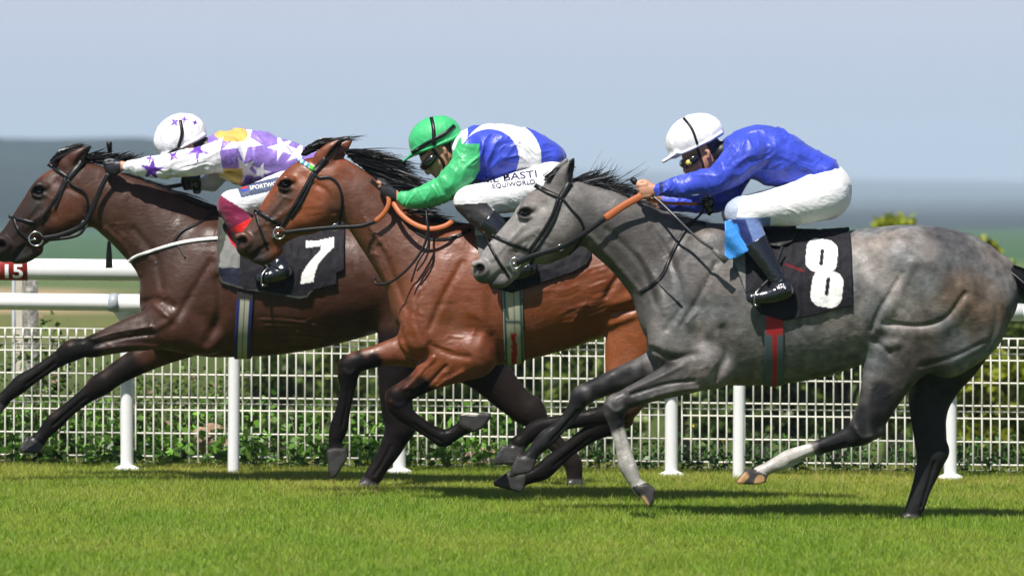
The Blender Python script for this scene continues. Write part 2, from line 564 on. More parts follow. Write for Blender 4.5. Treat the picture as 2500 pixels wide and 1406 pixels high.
def loop(name, surf, a, b, width, pl, m, parent, lift=2., th=.004, n=56, c=None, colf=None, arc=None, rows_n=3):
    """strap closed round a body, in the plane of line a-b and the lateral axis"""
    a = np.array(a, float); b = np.array(b, float)
    c = (a + b) / 2 if c is None else np.array(c, float); ax = (a - b) / np.linalg.norm(a - b); nr = np.array([-ax[1], ax[0]])
    rows = []
    angs = np.linspace(0, 2 * math.pi, n, endpoint=False) if arc is None else np.linspace(R(arc[0]), R(arc[1]), n)
    for q in angs:
        row = []
        for e in np.linspace(-1, 1, rows_n):
            cc = c + nr * e * width / 2
            d = (ax[0] * math.cos(q), ax[1] * math.cos(q), -math.sin(q))
            h = surf.out((cc[0], cc[1], 0), d)
            r = None if h is None else (h - Vector((cc[0], cc[1], 0))).length
            row.append((cc, d, r))
        rows.append(row)
    Rr = np.array([[(x[2] if x[2] is not None else np.nan) for x in row] for row in rows])
    med = np.nanmedian(Rr); Rr = np.where(np.isnan(Rr), med, Rr)
    out = []
    for i, row in enumerate(rows):
        out.append(np.array([[x[0][0] + x[1][0] * (Rr[i, j] + lift), x[0][1] + x[1][1] * (Rr[i, j] + lift), x[1][2] * (Rr[i, j] + lift)] for j, x in enumerate(row)]))
    if arc is None: out.append(out[0])
    V, Fs = ribbon(out)
    col = colf(V) if colf else None
    return thick(mesh_obj(name, pl.W(V), Fs, m, parent, col=col), th)

def line(name, pts, r, pl, m, parent, n=8, step=6, flat=None):
    Q = lerp_path(pts, step); mb = MB(); W = pl.W(Q)
    mb.tube([tuple(x) for x in W], [r * pl.s] * len(W), n, flat=flat)
    return mb.build(name, m, parent)

def ring(name, c, r, t, pl, m, parent, tilt=0.):
    mb = MB(); n = 20
    pts = []
    for i in range(n + 1):
        q = 2 * math.pi * i / n
        pts.append((c[0] + r * math.cos(q), c[1] + r * math.sin(q), c[2] + tilt * r * math.cos(q)))
    mb.tube([tuple(x) for x in pl.W(pts)], t * pl.s, 6, cap=False)
    return mb.build(name, m, parent)

def hairs(name, roots, dirs, length, n, pl, m, parent, seed=0, width=1.3, curl=.3, droop=.2, spread=.1, zs=14, per=14):
    """hair in locks: roots = polyline (u,v,w), dirs = matching directions (du,dv), length in px; strands of one lock share its bend"""
    rs = np.random.RandomState(seed)
    Rt = np.array(roots, float); Dr = np.array(dirs, float); Ln = np.array(length, float)
    V = []; F = []; k = 8
    for c in range(max(1, n // per)):
        t0 = rs.rand() * (len(Rt) - 1); cu0 = rs.randn(3) * curl * .5; dd = rs.randn(3) * spread; l0 = .7 + .5 * rs.rand(); w0 = rs.randn() * zs * .5
        for i in range(per):
            t = min(max(t0 + rs.randn() * .10, 0), len(Rt) - 1.001); a = int(t); f = t - a
            p = Rt[a] * (1 - f) + Rt[a + 1] * f + rs.randn(3) * np.array([2.5, 2.5, 2]) + np.array([0, 0, w0])
            d = Dr[a] * (1 - f) + Dr[a + 1] * f
            d = np.array([d[0], d[1], 0]) / np.hypot(*d) + dd + rs.randn(3) * spread * .35
            L = (Ln[a] * (1 - f) + Ln[a + 1] * f) * l0 * (.55 + .5 * rs.rand())
            cu = cu0 + rs.randn(3) * curl * .12; w = width * (.5 + rs.rand()); base = len(V)
            side = rs.randn(3) * np.array([1, 1, .4]); side -= d * (side @ d) / (d @ d); side /= np.linalg.norm(side)
            for j in range(k):
                s_ = j / (k - 1)
                q = p + d * L * s_ + cu * L * s_ ** 2 * .6 + np.array([0, 1, 0]) * droop * L * s_ ** 2
                ww = w * (1 - s_ ** 2.2) + .22
                V += [q - side * ww, q + side * ww]
                if j: F.append([base + 2 * j - 2, base + 2 * j - 1, base + 2 * j + 1, base + 2 * j])
    return mesh_obj(name, pl.W(np.array(V)), F, m, parent)

def paints(P, base, lst, jitter=7, seed=1):
    C = np.tile(np.array(base, float), (len(P), 1))
    nz = (vnoise(P, .05, seed) - .5) * jitter * 2
    for pts, r, soft, c in lst:
        q = [p if len(p) > 2 else (p[0], p[1], 0) for p in pts]
        if len(pts[0]) == 2: d = dist3(P * np.array([1, 1, 0]), q)
        else: d = dist3(P, q)
        w = np.clip((r + soft / 2 - d + nz * min(1, soft / 14)) / soft, 0, 1); w = (w * w * (3 - 2 * w))[:, None]
        C = C * (1 - w) + np.array(c) * w
    return C
# ---------------------------------------------------------------- horses
HV = 3.0     # voxel, photo px
def legs(s, nodes, k=10, bfac=.82):
    s.tube([(n[0], n[1], n[2], n[3], n[4] if len(n) > 4 else n[3] * bfac) for n in nodes], k, sub=6)

def fetlock(s, p, r, back=None):
    s.ball(p, (r, r, r * .9), 9)
    if back: s.ball((p[0] + back[0], p[1] + back[1], p[2]), r * .62, 8)

def head(s, T, ax0, side=1):
    """T: function (x,y) of head frame -> (u,v): x along head from poll to muzzle, y down (towards jaw)"""
    pass

def veins(s, seg, n, seed, side='near'):
    r = np.random.RandomState(seed); a, b = np.array(seg[0], float), np.array(seg[1], float)
    for i in range(n):
        t = r.rand(); p = a + (b - a) * t + r.randn(2) * 16; d = (b - a) / np.linalg.norm(b - a) + r.randn(2) * .55; L = 16 + r.rand() * 34
        q = [p]
        for j in range(3): d = d + r.randn(2) * .45; q.append(q[-1] + d / np.linalg.norm(d) * L / 3)
        s.ridge([tuple(x) for x in q], 2.8, 1.0 + r.rand() * .6, side)

def horse_finish(name, s, pl, base, pts, mkey, label, smooth=1, post=None, late=None, tint=(.8, .8, .8)):
    slabs = s.slabs
    P, F = s.mesh(smooth)
    C = paints(P, base, pts) * np.array(tint)
    for poly, w, b in slabs:
        m = (polysd(P[:, 0], P[:, 1], poly) < 4) & (np.abs(P[:, 2] - w) < b + 8)
        C[m] = np.array(HOOF) * (.8 + .4 * vnoise(P[m] * np.array([1, 3, 1]), .12, 3))[:, None]
    C2 = paints(P, (0, 0, 0), late or []); 
    if late:
        k1 = paints(P, (1, 1, 1), [(p, r, so, (0, 0, 0)) for p, r, so, c in late]); C = C * k1 + paints(P, (0, 0, 0), late)
    if post is not None: C = post(P, C)
    mp = pl.W([(P[:, 0].mean(), 0, 0)])[0]
    root = empty("racehorse", (mp[0], pl.d, GZ(mp[0])), label, "horse")
    body = build_skin("body", P, F, pl, M[mkey], root, C)
    return root, body, Surf(P, F)

def eyes(root, pl, sf, u, v, r=8):
    for far in (False, True):
        w = sf.near(u, v, far)
        if w is None: w = 34 if far else -34
        w += (4.5 if not far else -4.5)
        th = np.linspace(0, math.pi, 11); ph = np.linspace(0, 2 * math.pi, 16, endpoint=False)
        V = [(u + 1.15 * r * math.sin(a) * math.cos(b), v + .85 * r * math.sin(a) * math.sin(b), w + r * math.cos(a)) for a in th for b in ph]
        F = [[i * 16 + j, i * 16 + (j + 1) % 16, (i + 1) * 16 + (j + 1) % 16, (i + 1) * 16 + j] for i in range(10) for j in range(16)]
        mesh_obj("eye", pl.W(V), F, M['eye'], root)

BLK = (.009, .008, .008); HOOF = (.030, .028, .027)

# ================= GREY =================
PC = Plane(28.0)
def make_grey():
    s = Sdf(1125, 2500, 375, 1305, -150, 150, HV)
    # barrel
    s.tube([(1648, 745, 0, 88, 72), (1705, 745, 0, 150, 98), (1770, 747, 0, 189, 110), (1850, 751, 0, 189, 122),
            (1950, 749, 0, 181, 128), (2050, 733, 0, 166, 125), (2130, 712, 0, 155, 120), (2220, 700, 0, 151, 118),
            (2310, 704, 0, 144, 110), (2368, 716, 0, 118, 96), (2392, 735, 0, 84, 78)], 20, sub=4)
    # rump, thigh masses
    for w in (-46, 46):
        s.tube([(2200, 640, w, 75, 68), (2290, 680, w, 105, 76), (2360, 735, w, 86, 68)], 30)
        s.tube([(2400, 740, w, 62, 48), (2375, 800, w, 72, 50), (2310, 850, w, 70, 46)], 24)
    # neck
    s.tube([(1422, 515, 0, 62, 40), (1490, 551, 0, 80, 42), (1565, 602, 0, 93, 47), (1640, 662, 0, 115, 62), (1710, 725, 0, 135, 86)], 26)
    s.tube([(1400, 462, 0, 14, 12), (1480, 490, 0, 16, 14), (1560, 520, 0, 18, 16), (1640, 545, 0, 20, 20), (1740, 566, 0, 20, 26), (1830, 575, 0, 16, 30)], 24)
    # shoulder
    for w in (-62, 62):
        s.tube([(1735, 610, w * .7, 52, 34), (1690, 700, w, 64, 36), (1640, 790, w, 58, 40), (1625, 835, w, 44, 40)], 22)
        s.tube([(1640, 840, w, 46, 34), (1700, 880, w, 56, 36), (1745, 900, w, 46, 32)], 20)
    # head
    s.tube([(1388, 500, 0, 58, 40), (1342, 530, 0, 76, 43), (1300, 568, 0, 64, 38), (1262, 598, 0, 55, 32), (1228, 628, 0, 48, 28), (1198, 654, 0, 37, 27), (1184, 662, 0, 31, 25)], 14)
    s.tube([(1250, 662, 0, 20, 18), (1226, 686, 0, 17, 20), (1208, 690, 0, 11, 16)], 8)
    s.tube([(1400, 540, 0, 48, 40), (1370, 575, 0, 50, 43), (1330, 600, 0, 46, 36)], 18)     # jowl
    head_detail(s, eye=(1282, 521), nostril=(1172, 655), mouth=[(1186, 694), (1200, 690), (1212, 672), (1228, 660)],
                crest=[(1312, 560), (1275, 582), (1245, 606)], hollow=(1327, 502), ang=0.69)
    for w in (-25, 25):
        o = 0 if w < 0 else -16
        s.tube([(1368 + o, 455, w * .8, 25, 13), (1380 + o, 425, w, 19, 10), (1393 + o, 402, w * 1.05, 10, 6), (1400 + o, 388, w * 1.05, 3, 3)], 9)
        s.tube([(1387 + o, 446, w + (-11 if w < 0 else 11), 8, 7), (1392 + o, 423, w + (-10 if w < 0 else 10), 8, 7), (1398 + o, 402, w * 1.3, 3, 3)], 5, neg=True)
    # near fore
    legs(s, [(1720, 885, -62, 60), (1670, 912, -64, 48, 34), (1610, 937, -64, 36, 26), (1550, 962, -62, 27, 21), (1508, 982, -60, 25, 21)], 16)
    s.ball((1500, 990, -60), (28, 27, 22), 12); s.ball((1496, 1008, -60), (20, 18, 18), 10)
    legs(s, [(1499, 1005, -60, 24, 20), (1506, 1042, -60, 18, 15), (1519, 1088, -60, 18, 15), (1528, 1124, -60, 21, 17), (1534, 1140, -60, 21, 17), (1549, 1172, -60, 16, 15), (1562, 1188, -60, 19, 18)], 8)
    s.slab([(1546, 1186), (1580, 1176), (1598, 1190), (1594, 1222), (1583, 1234), (1574, 1224)], -60, 22, 6, 6)
    # far fore
    legs(s, [(1700, 850, 62, 60), (1640, 875, 64, 40), (1570, 905, 62, 33, 26), (1500, 932, 60, 28, 22), (1440, 958, 58, 25, 21)], 16)
    s.ball((1424, 966, 58), (28, 25, 21), 12)
    legs(s, [(1416, 978, 58, 23, 20), (1395, 1012, 58, 17, 14), (1365, 1046, 58, 17, 14), (1338, 1070, 58, 21, 17), (1322, 1086, 58, 20, 17), (1303, 1106, 58, 16, 15), (1290, 1124, 58, 19, 18)], 8)
    s.slab([(1262, 1114), (1306, 1128), (1302, 1148), (1292, 1156), (1244, 1168), (1246, 1150)], 58, 22, 6, 6)
    # near hind (forward)
    legs(s, [(2262, 755, -58, 118, 52), (2208, 830, -58, 92, 40), (2175, 890, -58, 70, 32), (2152, 945, -60, 54, 28), (2130, 995, -62, 42, 29), (2108, 1035, -60, 36, 25)], 26)
    s.ball((2104, 1048, -60), (36, 31, 24), 12); s.ball((2136, 1050, -60), (18, 16, 14), 10)
    s.tube([(2190, 925, -62, 14, 9), (2160, 1000, -61, 10, 8), (2140, 1044, -60, 11, 9)], 12)
    legs(s, [(2095, 1056, -60, 29, 22), (2040, 1073, -60, 21, 17), (1972, 1097, -60, 18, 15), (1926, 1114, -60, 21, 17), (1906, 1124, -60, 20, 17), (1874, 1138, -60, 15, 15), (1852, 1150, -60, 17, 17)], 8)
    s.slab([(1823, 1137), (1868, 1160), (1868, 1172), (1850, 1178), (1797, 1177), (1796, 1170)], -60, 23, 5, 5)
    # far hind
    legs(s, [(2345, 770, 50, 105, 50), (2325, 850, 56, 88, 46), (2296, 910, 60, 70, 40), (2276, 970, 60, 54, 32), (2272, 1020, 60, 44, 28), (2276, 1070, 60, 40, 26), (2280, 1105, 60, 38, 25)], 24)
    s.ball((2306, 1102, 60), (16, 20, 14), 10)
    legs(s, [(2282, 1110, 60, 36, 24), (2270, 1150, 60, 30, 19), (2254, 1195, 60, 24, 16), (2242, 1232, 60, 23, 18), (2230, 1262, 60, 19, 16)], 8)
    s.slab([(2208, 1258), (2244, 1262), (2250, 1292), (2198, 1292)], 60, 24, 5, 6)
    s.ball((2448, 655, 0), (26, 22, 20), 22)
    # surface anatomy
    s.ridge([(2150, 786), (2240, 792), (2300, 772), (2345, 715)], 6, -5)
    s.ridge([(2160, 806), (2245, 812), (2310, 792), (2350, 740)], 14, 3)
    s.ridge([(2122, 800), (2136, 762), (2165, 712), (2195, 665)], 7, -5)
    s.ridge([(2140, 795), (2160, 755), (2190, 705), (2215, 640)], 14, 4)
    s.ridge([(2410, 690), (2425, 760), (2405, 840), (2330, 890)], 8, -2.5)
    s.ridge([(2190, 590), (2230, 615), (2265, 650)], 16, 3)
    s.ridge([(2150, 845), (2180, 835)], 14, 7); s.ridge([(2130, 830), (2165, 858)], 7, -5)
    s.ridge([(2240, 890), (2320, 868), (2400, 830)], 6, -3)
    s.ridge([(1590, 850), (1640, 870), (1690, 862)], 8, -6); s.ridge([(1760, 800), (1770, 860), (1740, 920)], 12, -8)
    s.ridge([(1745, 640), (1705, 720), (1660, 790)], 7, -4); s.ridge([(1590, 560), (1640, 640), (1660, 740), (1625, 800)], 9, -4)
    s.ridge([(1480, 560), (1560, 640), (1600, 740)], 8, -4); s.ridge([(1560, 615), (1600, 690), (1620, 760)], 10, 4)
    s.ridge([(1540, 960), (1620, 935), (1690, 925)], 5, -5); s.ridge([(1560, 975), (1640, 952), (1700, 945)], 6, 4); s.ridge([(1530, 950), (1610, 915), (1660, 890)], 6, 4)
    s.ridge([(1440, 575), (1500, 640), (1560, 710)], 7, 4)
    for i in range(7):
        u = 1925 + i * 26
        s.ridge([(u, 800 + i * 2), (u + 30, 840), (u + 46, 880 - i * 4)], 8, .9)
    s.ridge([(2010, 1092), (1960, 1112), (1928, 1126)], 4, -3); s.ridge([(1512, 1050), (1524, 1110)], 4, -3); s.ridge([(2262, 1180), (2246, 1230)], 4, -3)
    for p in ([(1512, 1040), (1526, 1090), (1538, 1130)], [(2060, 1078), (1985, 1106), (1925, 1130)]): s.ridge(p, 3.5, -4)
    for p in ([(1412, 1002), (1380, 1040), (1345, 1078)], [(2284, 1130), (2268, 1190), (2252, 1240)]): s.ridge(p, 3.5, -4, 'far')
    for p in ([(1480, 985), (1500, 1000), (1520, 992)], [(2080, 1040), (2100, 1064), (2124, 1060)]): s.ridge(p, 5, 3)
    veins(s, [(1700, 720), (1660, 790)], 5, 7); veins(s, [(1560, 950), (1690, 900)], 4, 9); veins(s, [(2170, 900), (2130, 1000)], 5, 3); veins(s, [(1300, 580), (1240, 620)], 3, 5)
    L = (.34, .325, .31); D = (.020, .020, .022)
    pts = [
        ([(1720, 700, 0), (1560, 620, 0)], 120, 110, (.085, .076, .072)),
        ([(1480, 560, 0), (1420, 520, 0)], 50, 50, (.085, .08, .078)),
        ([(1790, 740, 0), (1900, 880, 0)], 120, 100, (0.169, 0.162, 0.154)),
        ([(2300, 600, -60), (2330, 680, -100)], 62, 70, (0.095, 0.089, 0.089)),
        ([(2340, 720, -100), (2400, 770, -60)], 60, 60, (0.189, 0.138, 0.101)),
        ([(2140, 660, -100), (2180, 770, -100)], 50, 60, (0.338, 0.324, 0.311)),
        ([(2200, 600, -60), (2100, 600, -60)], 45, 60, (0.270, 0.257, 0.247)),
        ([(1660, 860, -90), (1720, 800, -100)], 50, 50, (0.216, 0.209, 0.203)),
        ([(2240, 880, -60), (2160, 980, -60)], 75, 60, (.060, .055, .052)),
        ([(2330, 860, 60), (2290, 1100, 60), (2230, 1280, 60)], 95, 40, (.026, .026, .029)),
        ([(1340, 545, 0), (1270, 580, 0), (1200, 640, 0)], 72, 30, L),
        ([(1400, 570, 0), (1370, 590, 0)], 50, 36, (.11, .09, .078)),
        ([(1310, 500, 0), (1340, 480, 0)], 30, 40, (.24, .2, .17)),
        ([(1185, 670, 0), (1175, 690, 0)], 26, 20, (.12, .12, .125)),
        ([(1225, 690, 0), (1200, 695, 0)], 18, 14, (.09, .09, .10)),
        ([(1262, 590, -38), (1240, 630, -30)], 14, 18, (.21, .18, .17)),
        ([(1560, 965, -60), (1500, 995, -60), (1505, 1030, -60)], 30, 26, (.025, .025, .028)),
        ([(1560, 905, 62), (1430, 960, 62), (1330, 1080, 58), (1300, 1110, 58)], 34, 26, D),
        ([(1650, 900, -64), (1570, 950, -62)], 42, 50, (.068, .064, .066)),
        ([(1516, 1075, -60), (1530, 1130, -60), (1556, 1182, -60)], 32, 14, (.62, .60, .56)),
        ([(2150, 960, -62), (2100, 1050, -60), (2020, 1080, -60)], 40, 24, (.02, .02, .022)),
        ([(1955, 1102, -60), (1900, 1124, -60), (1850, 1150, -60)], 30, 10, (.68, .66, .62)),
        ([(1275, 1145, 58)], 30, 6, (.05, .05, .052)),
        ([(1172, 655, -30)], 13, 7, (.035, .015, .015)), ([(1172, 655, 30)], 13, 7, (.035, .015, .015)),
        ([(1390, 445, -38), (1396, 418, -36), (1401, 392, -32)], 11, 5, (.012, .012, .012)),
        ([(1282, 521, -40)], 17, 8, (.045, .04, .04)),
    ]
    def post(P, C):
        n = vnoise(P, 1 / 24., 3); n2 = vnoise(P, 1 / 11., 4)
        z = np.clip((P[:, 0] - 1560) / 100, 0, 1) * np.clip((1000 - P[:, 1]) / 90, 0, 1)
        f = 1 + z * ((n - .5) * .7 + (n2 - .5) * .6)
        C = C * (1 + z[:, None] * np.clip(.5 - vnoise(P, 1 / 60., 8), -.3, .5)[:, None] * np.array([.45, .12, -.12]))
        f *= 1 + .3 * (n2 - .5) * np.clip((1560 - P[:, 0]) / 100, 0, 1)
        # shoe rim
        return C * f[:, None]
    late = [([(1815, 1158, -76), (1803, 1172, -76)], 10, 5, (.42, .24, .10)), ([(1852, 1166, -76), (1845, 1174, -76)], 11, 5, (.42, .24, .10)), ([(1568, 1212, -76), (1578, 1226, -76)], 8, 5, (.42, .26, .12))]
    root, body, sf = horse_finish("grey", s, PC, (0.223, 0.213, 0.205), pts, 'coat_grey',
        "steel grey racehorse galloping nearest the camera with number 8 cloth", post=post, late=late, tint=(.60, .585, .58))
    eyes(root, PC, sf, 1282, 521)
    hairs("mane", [(1398, 440, 4), (1430, 452, 6), (1480, 472, 6), (1530, 494, 6), (1590, 520, 4)], [(1, -.42), (1, -.38), (1, -.12), (1, .12), (1, .3)], [44, 70, 74, 60, 50], 1700, PC, M['hair_grey'], root, 5, 1.1, .35, .12, .13, 10)
    hairs("mane", [(1400, 442, 4), (1440, 452, 6), (1480, 468, 6)], [(1, -.7), (1, -.6), (1, -.3)], [60, 85, 90], 49, PC, M['hair_grey'], root, 25, .6, .8, -.1, .3, 10, 7)
    hairs("mane", [(1590, 518, 2), (1680, 546, 2), (1790, 566, 2)], [(1, .06), (1, .04), (1, 0)], [60, 60, 60], 700, PC, M['hair_grey'], root, 8, 1.2, .12, .02, .06, 8)
    hairs("forelock", [(1330, 436, 0), (1352, 424, 0), (1375, 415, 0)], [(1, -.62), (1, -.55), (1, -.3)], [50, 46, 30], 300, PC, M['hair_grey'], root, 9, 1.3, .1, .1, .07, 16)
    hairs("tail", [(2446, 646, 0), (2462, 664, 0)], [(1, .36), (1, .60)], [210, 190], 1300, PC, M['hair'], root, 11, 1.5, .35, .55, .12, 22)
    return root, sf

def head_detail(s, eye, nostril, mouth, crest, hollow, ang):
    c, n = math.cos(ang), math.sin(ang)
    ex, ey = eye
    for w in (-1, 1):
        s.tube([(ex + 18, ey - 13, w * 36, 7, 7), (ex, ey - 15, w * 39, 8, 7), (ex - 16, ey - 3, w * 35, 6, 6)], 9)
        s.ball((ex - 1, ey + 1, w * 44), (14, 10, 12), 6, neg=True)
        s.tube([(ex + 15, ey + 8, w * 36, 4, 5), (ex, ey + 13, w * 37, 4, 5), (ex - 14, ey + 7, w * 34, 4, 4)], 7)
        nx, ny = nostril
        s.tube([(nx - 12, ny - 10, w * 20, 9, 8), (nx + 4, ny - 14, w * 24, 8, 8), (nx + 15, ny, w * 25, 8, 8), (nx + 4, ny + 13, w * 22, 8, 8)], 9)
        s.ball((nx, ny, w * 32), (10, 8, 16), 5, neg=True)
    s.ridge(mouth, 4, -6, 'both')
    s.ridge(crest, 7, 2.5, 'both')
    s.ridge([hollow], 13, -4, 'both')
    s.ridge([(crest[0][0] + 6, crest[0][1] + 18), (crest[-1][0] + 8, crest[-1][1] + 16)], 10, -2, 'both')
    s.ridge([(ex - 4, ey + 30), (nostril[0] + 30, nostril[1] - 22)], 5, 2.5, 'both')

# ================= BAY =================
PB = Plane(29.4)
def make_bay():
    s = Sdf(550, 1850, 325, 1225, -150, 150, HV)
    s.tube([(1042, 742, 0, 84, 70), (1110, 738, 0, 148, 96), (1190, 722, 0, 170, 110), (1270, 713, 0, 165, 122), (1350, 703, 0, 153, 125),
            (1440, 690, 0, 138, 122), (1530, 682, 0, 132, 116), (1620, 688, 0, 134, 112), (1700, 700, 0, 112, 98), (1735, 718, 0, 84, 78)], 20, sub=4)
    for w in (-44, 44):
        s.tube([(1560, 620, w, 70, 64), (1650, 670, w, 95, 72), (1710, 728, w, 76, 64)], 30)
    s.tube([(818, 452, 0, 60, 40), (880, 496, 0, 62, 42), (940, 567, 0, 70, 48), (1010, 638, 0, 92, 64), (1075, 700, 0, 124, 86)], 24)
    s.tube([(815, 392, 0, 12, 12), (870, 425, 0, 14, 13), (930, 476, 0, 16, 15), (990, 528, 0, 18, 18), (1060, 556, 0, 20, 22), (1150, 570, 0, 20, 30)], 24)
    for w in (-60, 60):
        s.tube([(1120, 610, w * .7, 50, 34), (1080, 690, w, 62, 36), (1035, 780, w, 60, 42), (1020, 828, w, 46, 42)], 22)
        s.tube([(1040, 820, w, 52, 36), (1110, 850, w, 62, 38), (1160, 860, w, 56, 36)], 20)
    s.tube([(787, 442, 0, 60, 40), (757, 474, 0, 83, 44), (714, 508, 0, 69, 39), (678, 540, 0, 56, 33), (645, 573, 0, 47, 28), (616, 596, 0, 37, 27), (606, 600, 0, 30, 25)], 14)
    s.tube([(672, 608, 0, 20, 18), (646, 630, 0, 17, 20), (626, 632, 0, 12, 16)], 8)
    s.tube([(812, 470, 0, 50, 40), (790, 500, 0, 52, 44), (752, 528, 0, 42, 38)], 18)
    head_detail(s, eye=(698, 452), nostril=(594, 588), mouth=[(606, 632), (620, 628), (636, 608), (652, 598)],
                crest=[(728, 498), (695, 520), (662, 545)], hollow=(742, 432), ang=.71)
    for w in (-25, 25):
        o = 0 if w < 0 else 22
        s.tube([(790 + o, 388, w * .8, 24, 13), (806 + o, 368, w, 18, 10), (824 + o, 352, w * 1.05, 10, 6), (836 + o, 342, w * 1.05, 3, 3)], 9)
        s.tube([(804 + o, 386, w + (-11 if w < 0 else 11), 8, 7), (818 + o, 368, w + (-10 if w < 0 else 10), 8, 7), (832 + o, 350, w * 1.3, 3, 3)], 5, neg=True)
    # near fore (folded)
    legs(s, [(1150, 860, -62, 60), (1112, 878, -64, 54, 36), (1068, 900, -64, 44, 31), (1030, 928, -62, 31, 25), (994, 950, -60, 26, 22)], 16)
    s.ball((972, 966, -60), (31, 28, 22), 12); s.ball((968, 992, -60), (22, 20, 18), 12); s.ball((985, 1000, -60), (18, 18, 16), 10)
    legs(s, [(985, 1005, -60, 22, 18), (1020, 1030, -60, 18, 15), (1058, 1054, -60, 18, 15), (1082, 1066, -60, 22, 17), (1096, 1062, -60, 19, 16), (1120, 1048, -60, 17, 15), (1138, 1036, -60, 20, 18)], 8)
    s.slab([(1122, 1010), (1126, 1030), (1158, 1052), (1182, 1040), (1200, 1014), (1198, 1006), (1140, 1002)], -60, 24, 6, 5)
    # far fore
    legs(s, [(1060, 850, 60, 56), (1000, 856, 62, 42, 30), (955, 862, 62, 32, 26), (915, 872, 60, 27, 22), (872, 884, 58, 26, 22)], 16)
    s.ball((850, 896, 58), (29, 27, 22), 12); s.ball((846, 918, 58), (22, 20, 18), 10)
    legs(s, [(849, 915, 58, 25, 20), (846, 955, 58, 19, 15), (836, 1002, 58, 18, 15), (827, 1040, 58, 22, 17), (822, 1058, 58, 21, 17), (816, 1084, 58, 16, 15), (818, 1100, 58, 19, 18)], 8)
    s.slab([(797, 1102), (842, 1098), (846, 1122), (818, 1166), (806, 1172), (800, 1150)], 58, 23, 6, 5)
    # hinds
    legs(s, [(1610, 730, -56, 105, 50), (1575, 800, -58, 92, 42), (1548, 870, -60, 72, 34), (1532, 935, -62, 52, 32), (1524, 980, -60, 38, 26)], 24)
    s.ball((1516, 1000, -60), (36, 28, 24), 12); s.ball((1548, 990, -60), (16, 16, 14), 10)
    legs(s, [(1500, 1004, -60, 28, 21), (1445, 1016, -60, 21, 17), (1375, 1028, -60, 19, 15), (1325, 1040, -60, 22, 17), (1302, 1050, -60, 22, 17), (1280, 1068, -60, 18, 16), (1266, 1080, -60, 21, 19)], 8)
    s.slab([(1226, 1082), (1278, 1092), (1276, 1116), (1260, 1128), (1206, 1130), (1206, 1118)], -60, 25, 5, 5)
    legs(s, [(1620, 760, 50, 95, 48), (1590, 850, 56, 78, 44), (1555, 930, 60, 56, 34), (1525, 990, 60, 40, 28)], 24)
    s.ball((1505, 1022, 60), (34, 32, 24), 12); s.ball((1532, 1030, 60), (15, 17, 14), 10)
    legs(s, [(1490, 1035, 60, 30, 22), (1440, 1062, 60, 22, 17), (1385, 1102, 60, 19, 15), (1345, 1136, 60, 22, 17), (1325, 1153, 60, 22, 17), (1295, 1166, 60, 17, 16), (1272, 1172, 60, 19, 18)], 8)
    s.slab([(1244, 1152), (1278, 1164), (1280, 1196), (1272, 1204), (1206, 1188), (1204, 1180)], 60, 24, 5, 5)
    s.ball((1788, 640, 0), (26, 22, 20), 22)
    s.ridge([(975, 790), (1000, 850), (1030, 870)], 8, -6); s.ridge([(1052, 838), (1100, 860), (1145, 868)], 8, -4)
    s.ridge([(1015, 700), (1010, 780), (1035, 840)], 12, 6); s.ridge([(1205, 700), (1200, 780), (1215, 860)], 16, -6)
    s.ridge([(1130, 640), (1085, 720), (1050, 800)], 8, -4); s.ridge([(1150, 760), (1190, 790), (1175, 840)], 12, 2.5)
    s.ridge([(930, 600), (965, 680), (1000, 760)], 8, -4); s.ridge([(915, 620), (945, 690)], 7, 4)
    s.ridge([(1060, 870), (1010, 925), (990, 945)], 6, 5); s.ridge([(1090, 890), (1040, 940), (1010, 955)], 5, -5); s.ridge([(1130, 905), (1070, 940)], 6, 5)
    s.ridge([(770, 450), (800, 470), (815, 520)], 6, -4); s.ridge([(745, 505), (790, 500)], 3, .8); s.ridge([(745, 520), (785, 518)], 3, .8)
    rs = np.random.RandomState(4)
    for i in range(26):       # skin wrinkles along the flank
        u = 1300 + rs.rand() * 150; v = 650 + rs.rand() * 120
        l = 26 + rs.rand() * 40
        s.ridge([(u, v), (u + l * .5, v - l * .14 + rs.randn() * 2), (u + l, v - l * .32)], 3.4, 1.2 * (1 if rs.rand() > .4 else -1))
    s.ridge([(1478, 720), (1495, 690), (1520, 660)], 8, -7); s.ridge([(1500, 740), (1550, 720)], 14, 6)
    s.ridge([(1490, 790), (1540, 770)], 10, 5); s.ridge([(1488, 760), (1550, 752)], 6, -6)
    for i in range(5):
        s.ridge([(885 + i * 9, 520 + i * 14), (905 + i * 12, 560 + i * 16)], 5, 1.6)
    for p in ([(1010, 1030), (1050, 1058), (1078, 1072)],): s.ridge(p, 3.5, -4)
    for p in ([(850, 950), (842, 1000), (834, 1040)],  [(1440, 1070), (1390, 1108), (1350, 1140)]): s.ridge(p, 3.5, -4, 'far')
    s.ridge([(955, 975), (972, 988), (990, 980)], 5, 3); s.ridge([(838, 905), (852, 915), (866, 905)], 5, 3, 'far')
    for a_, b_, n_, q_ in (((1100, 880), (1010, 940), 6, 3), ((1040, 700), (1010, 800), 6, 8), ((1150, 800), (1100, 840), 4, 12), ((700, 500), (650, 560), 4, 21), ((900, 540), (960, 640), 5, 31), ((1380, 800), (1450, 740), 4, 17)):
        veins(s, [a_, b_], n_, q_)
    B = (0.209, 0.056, 0.016)
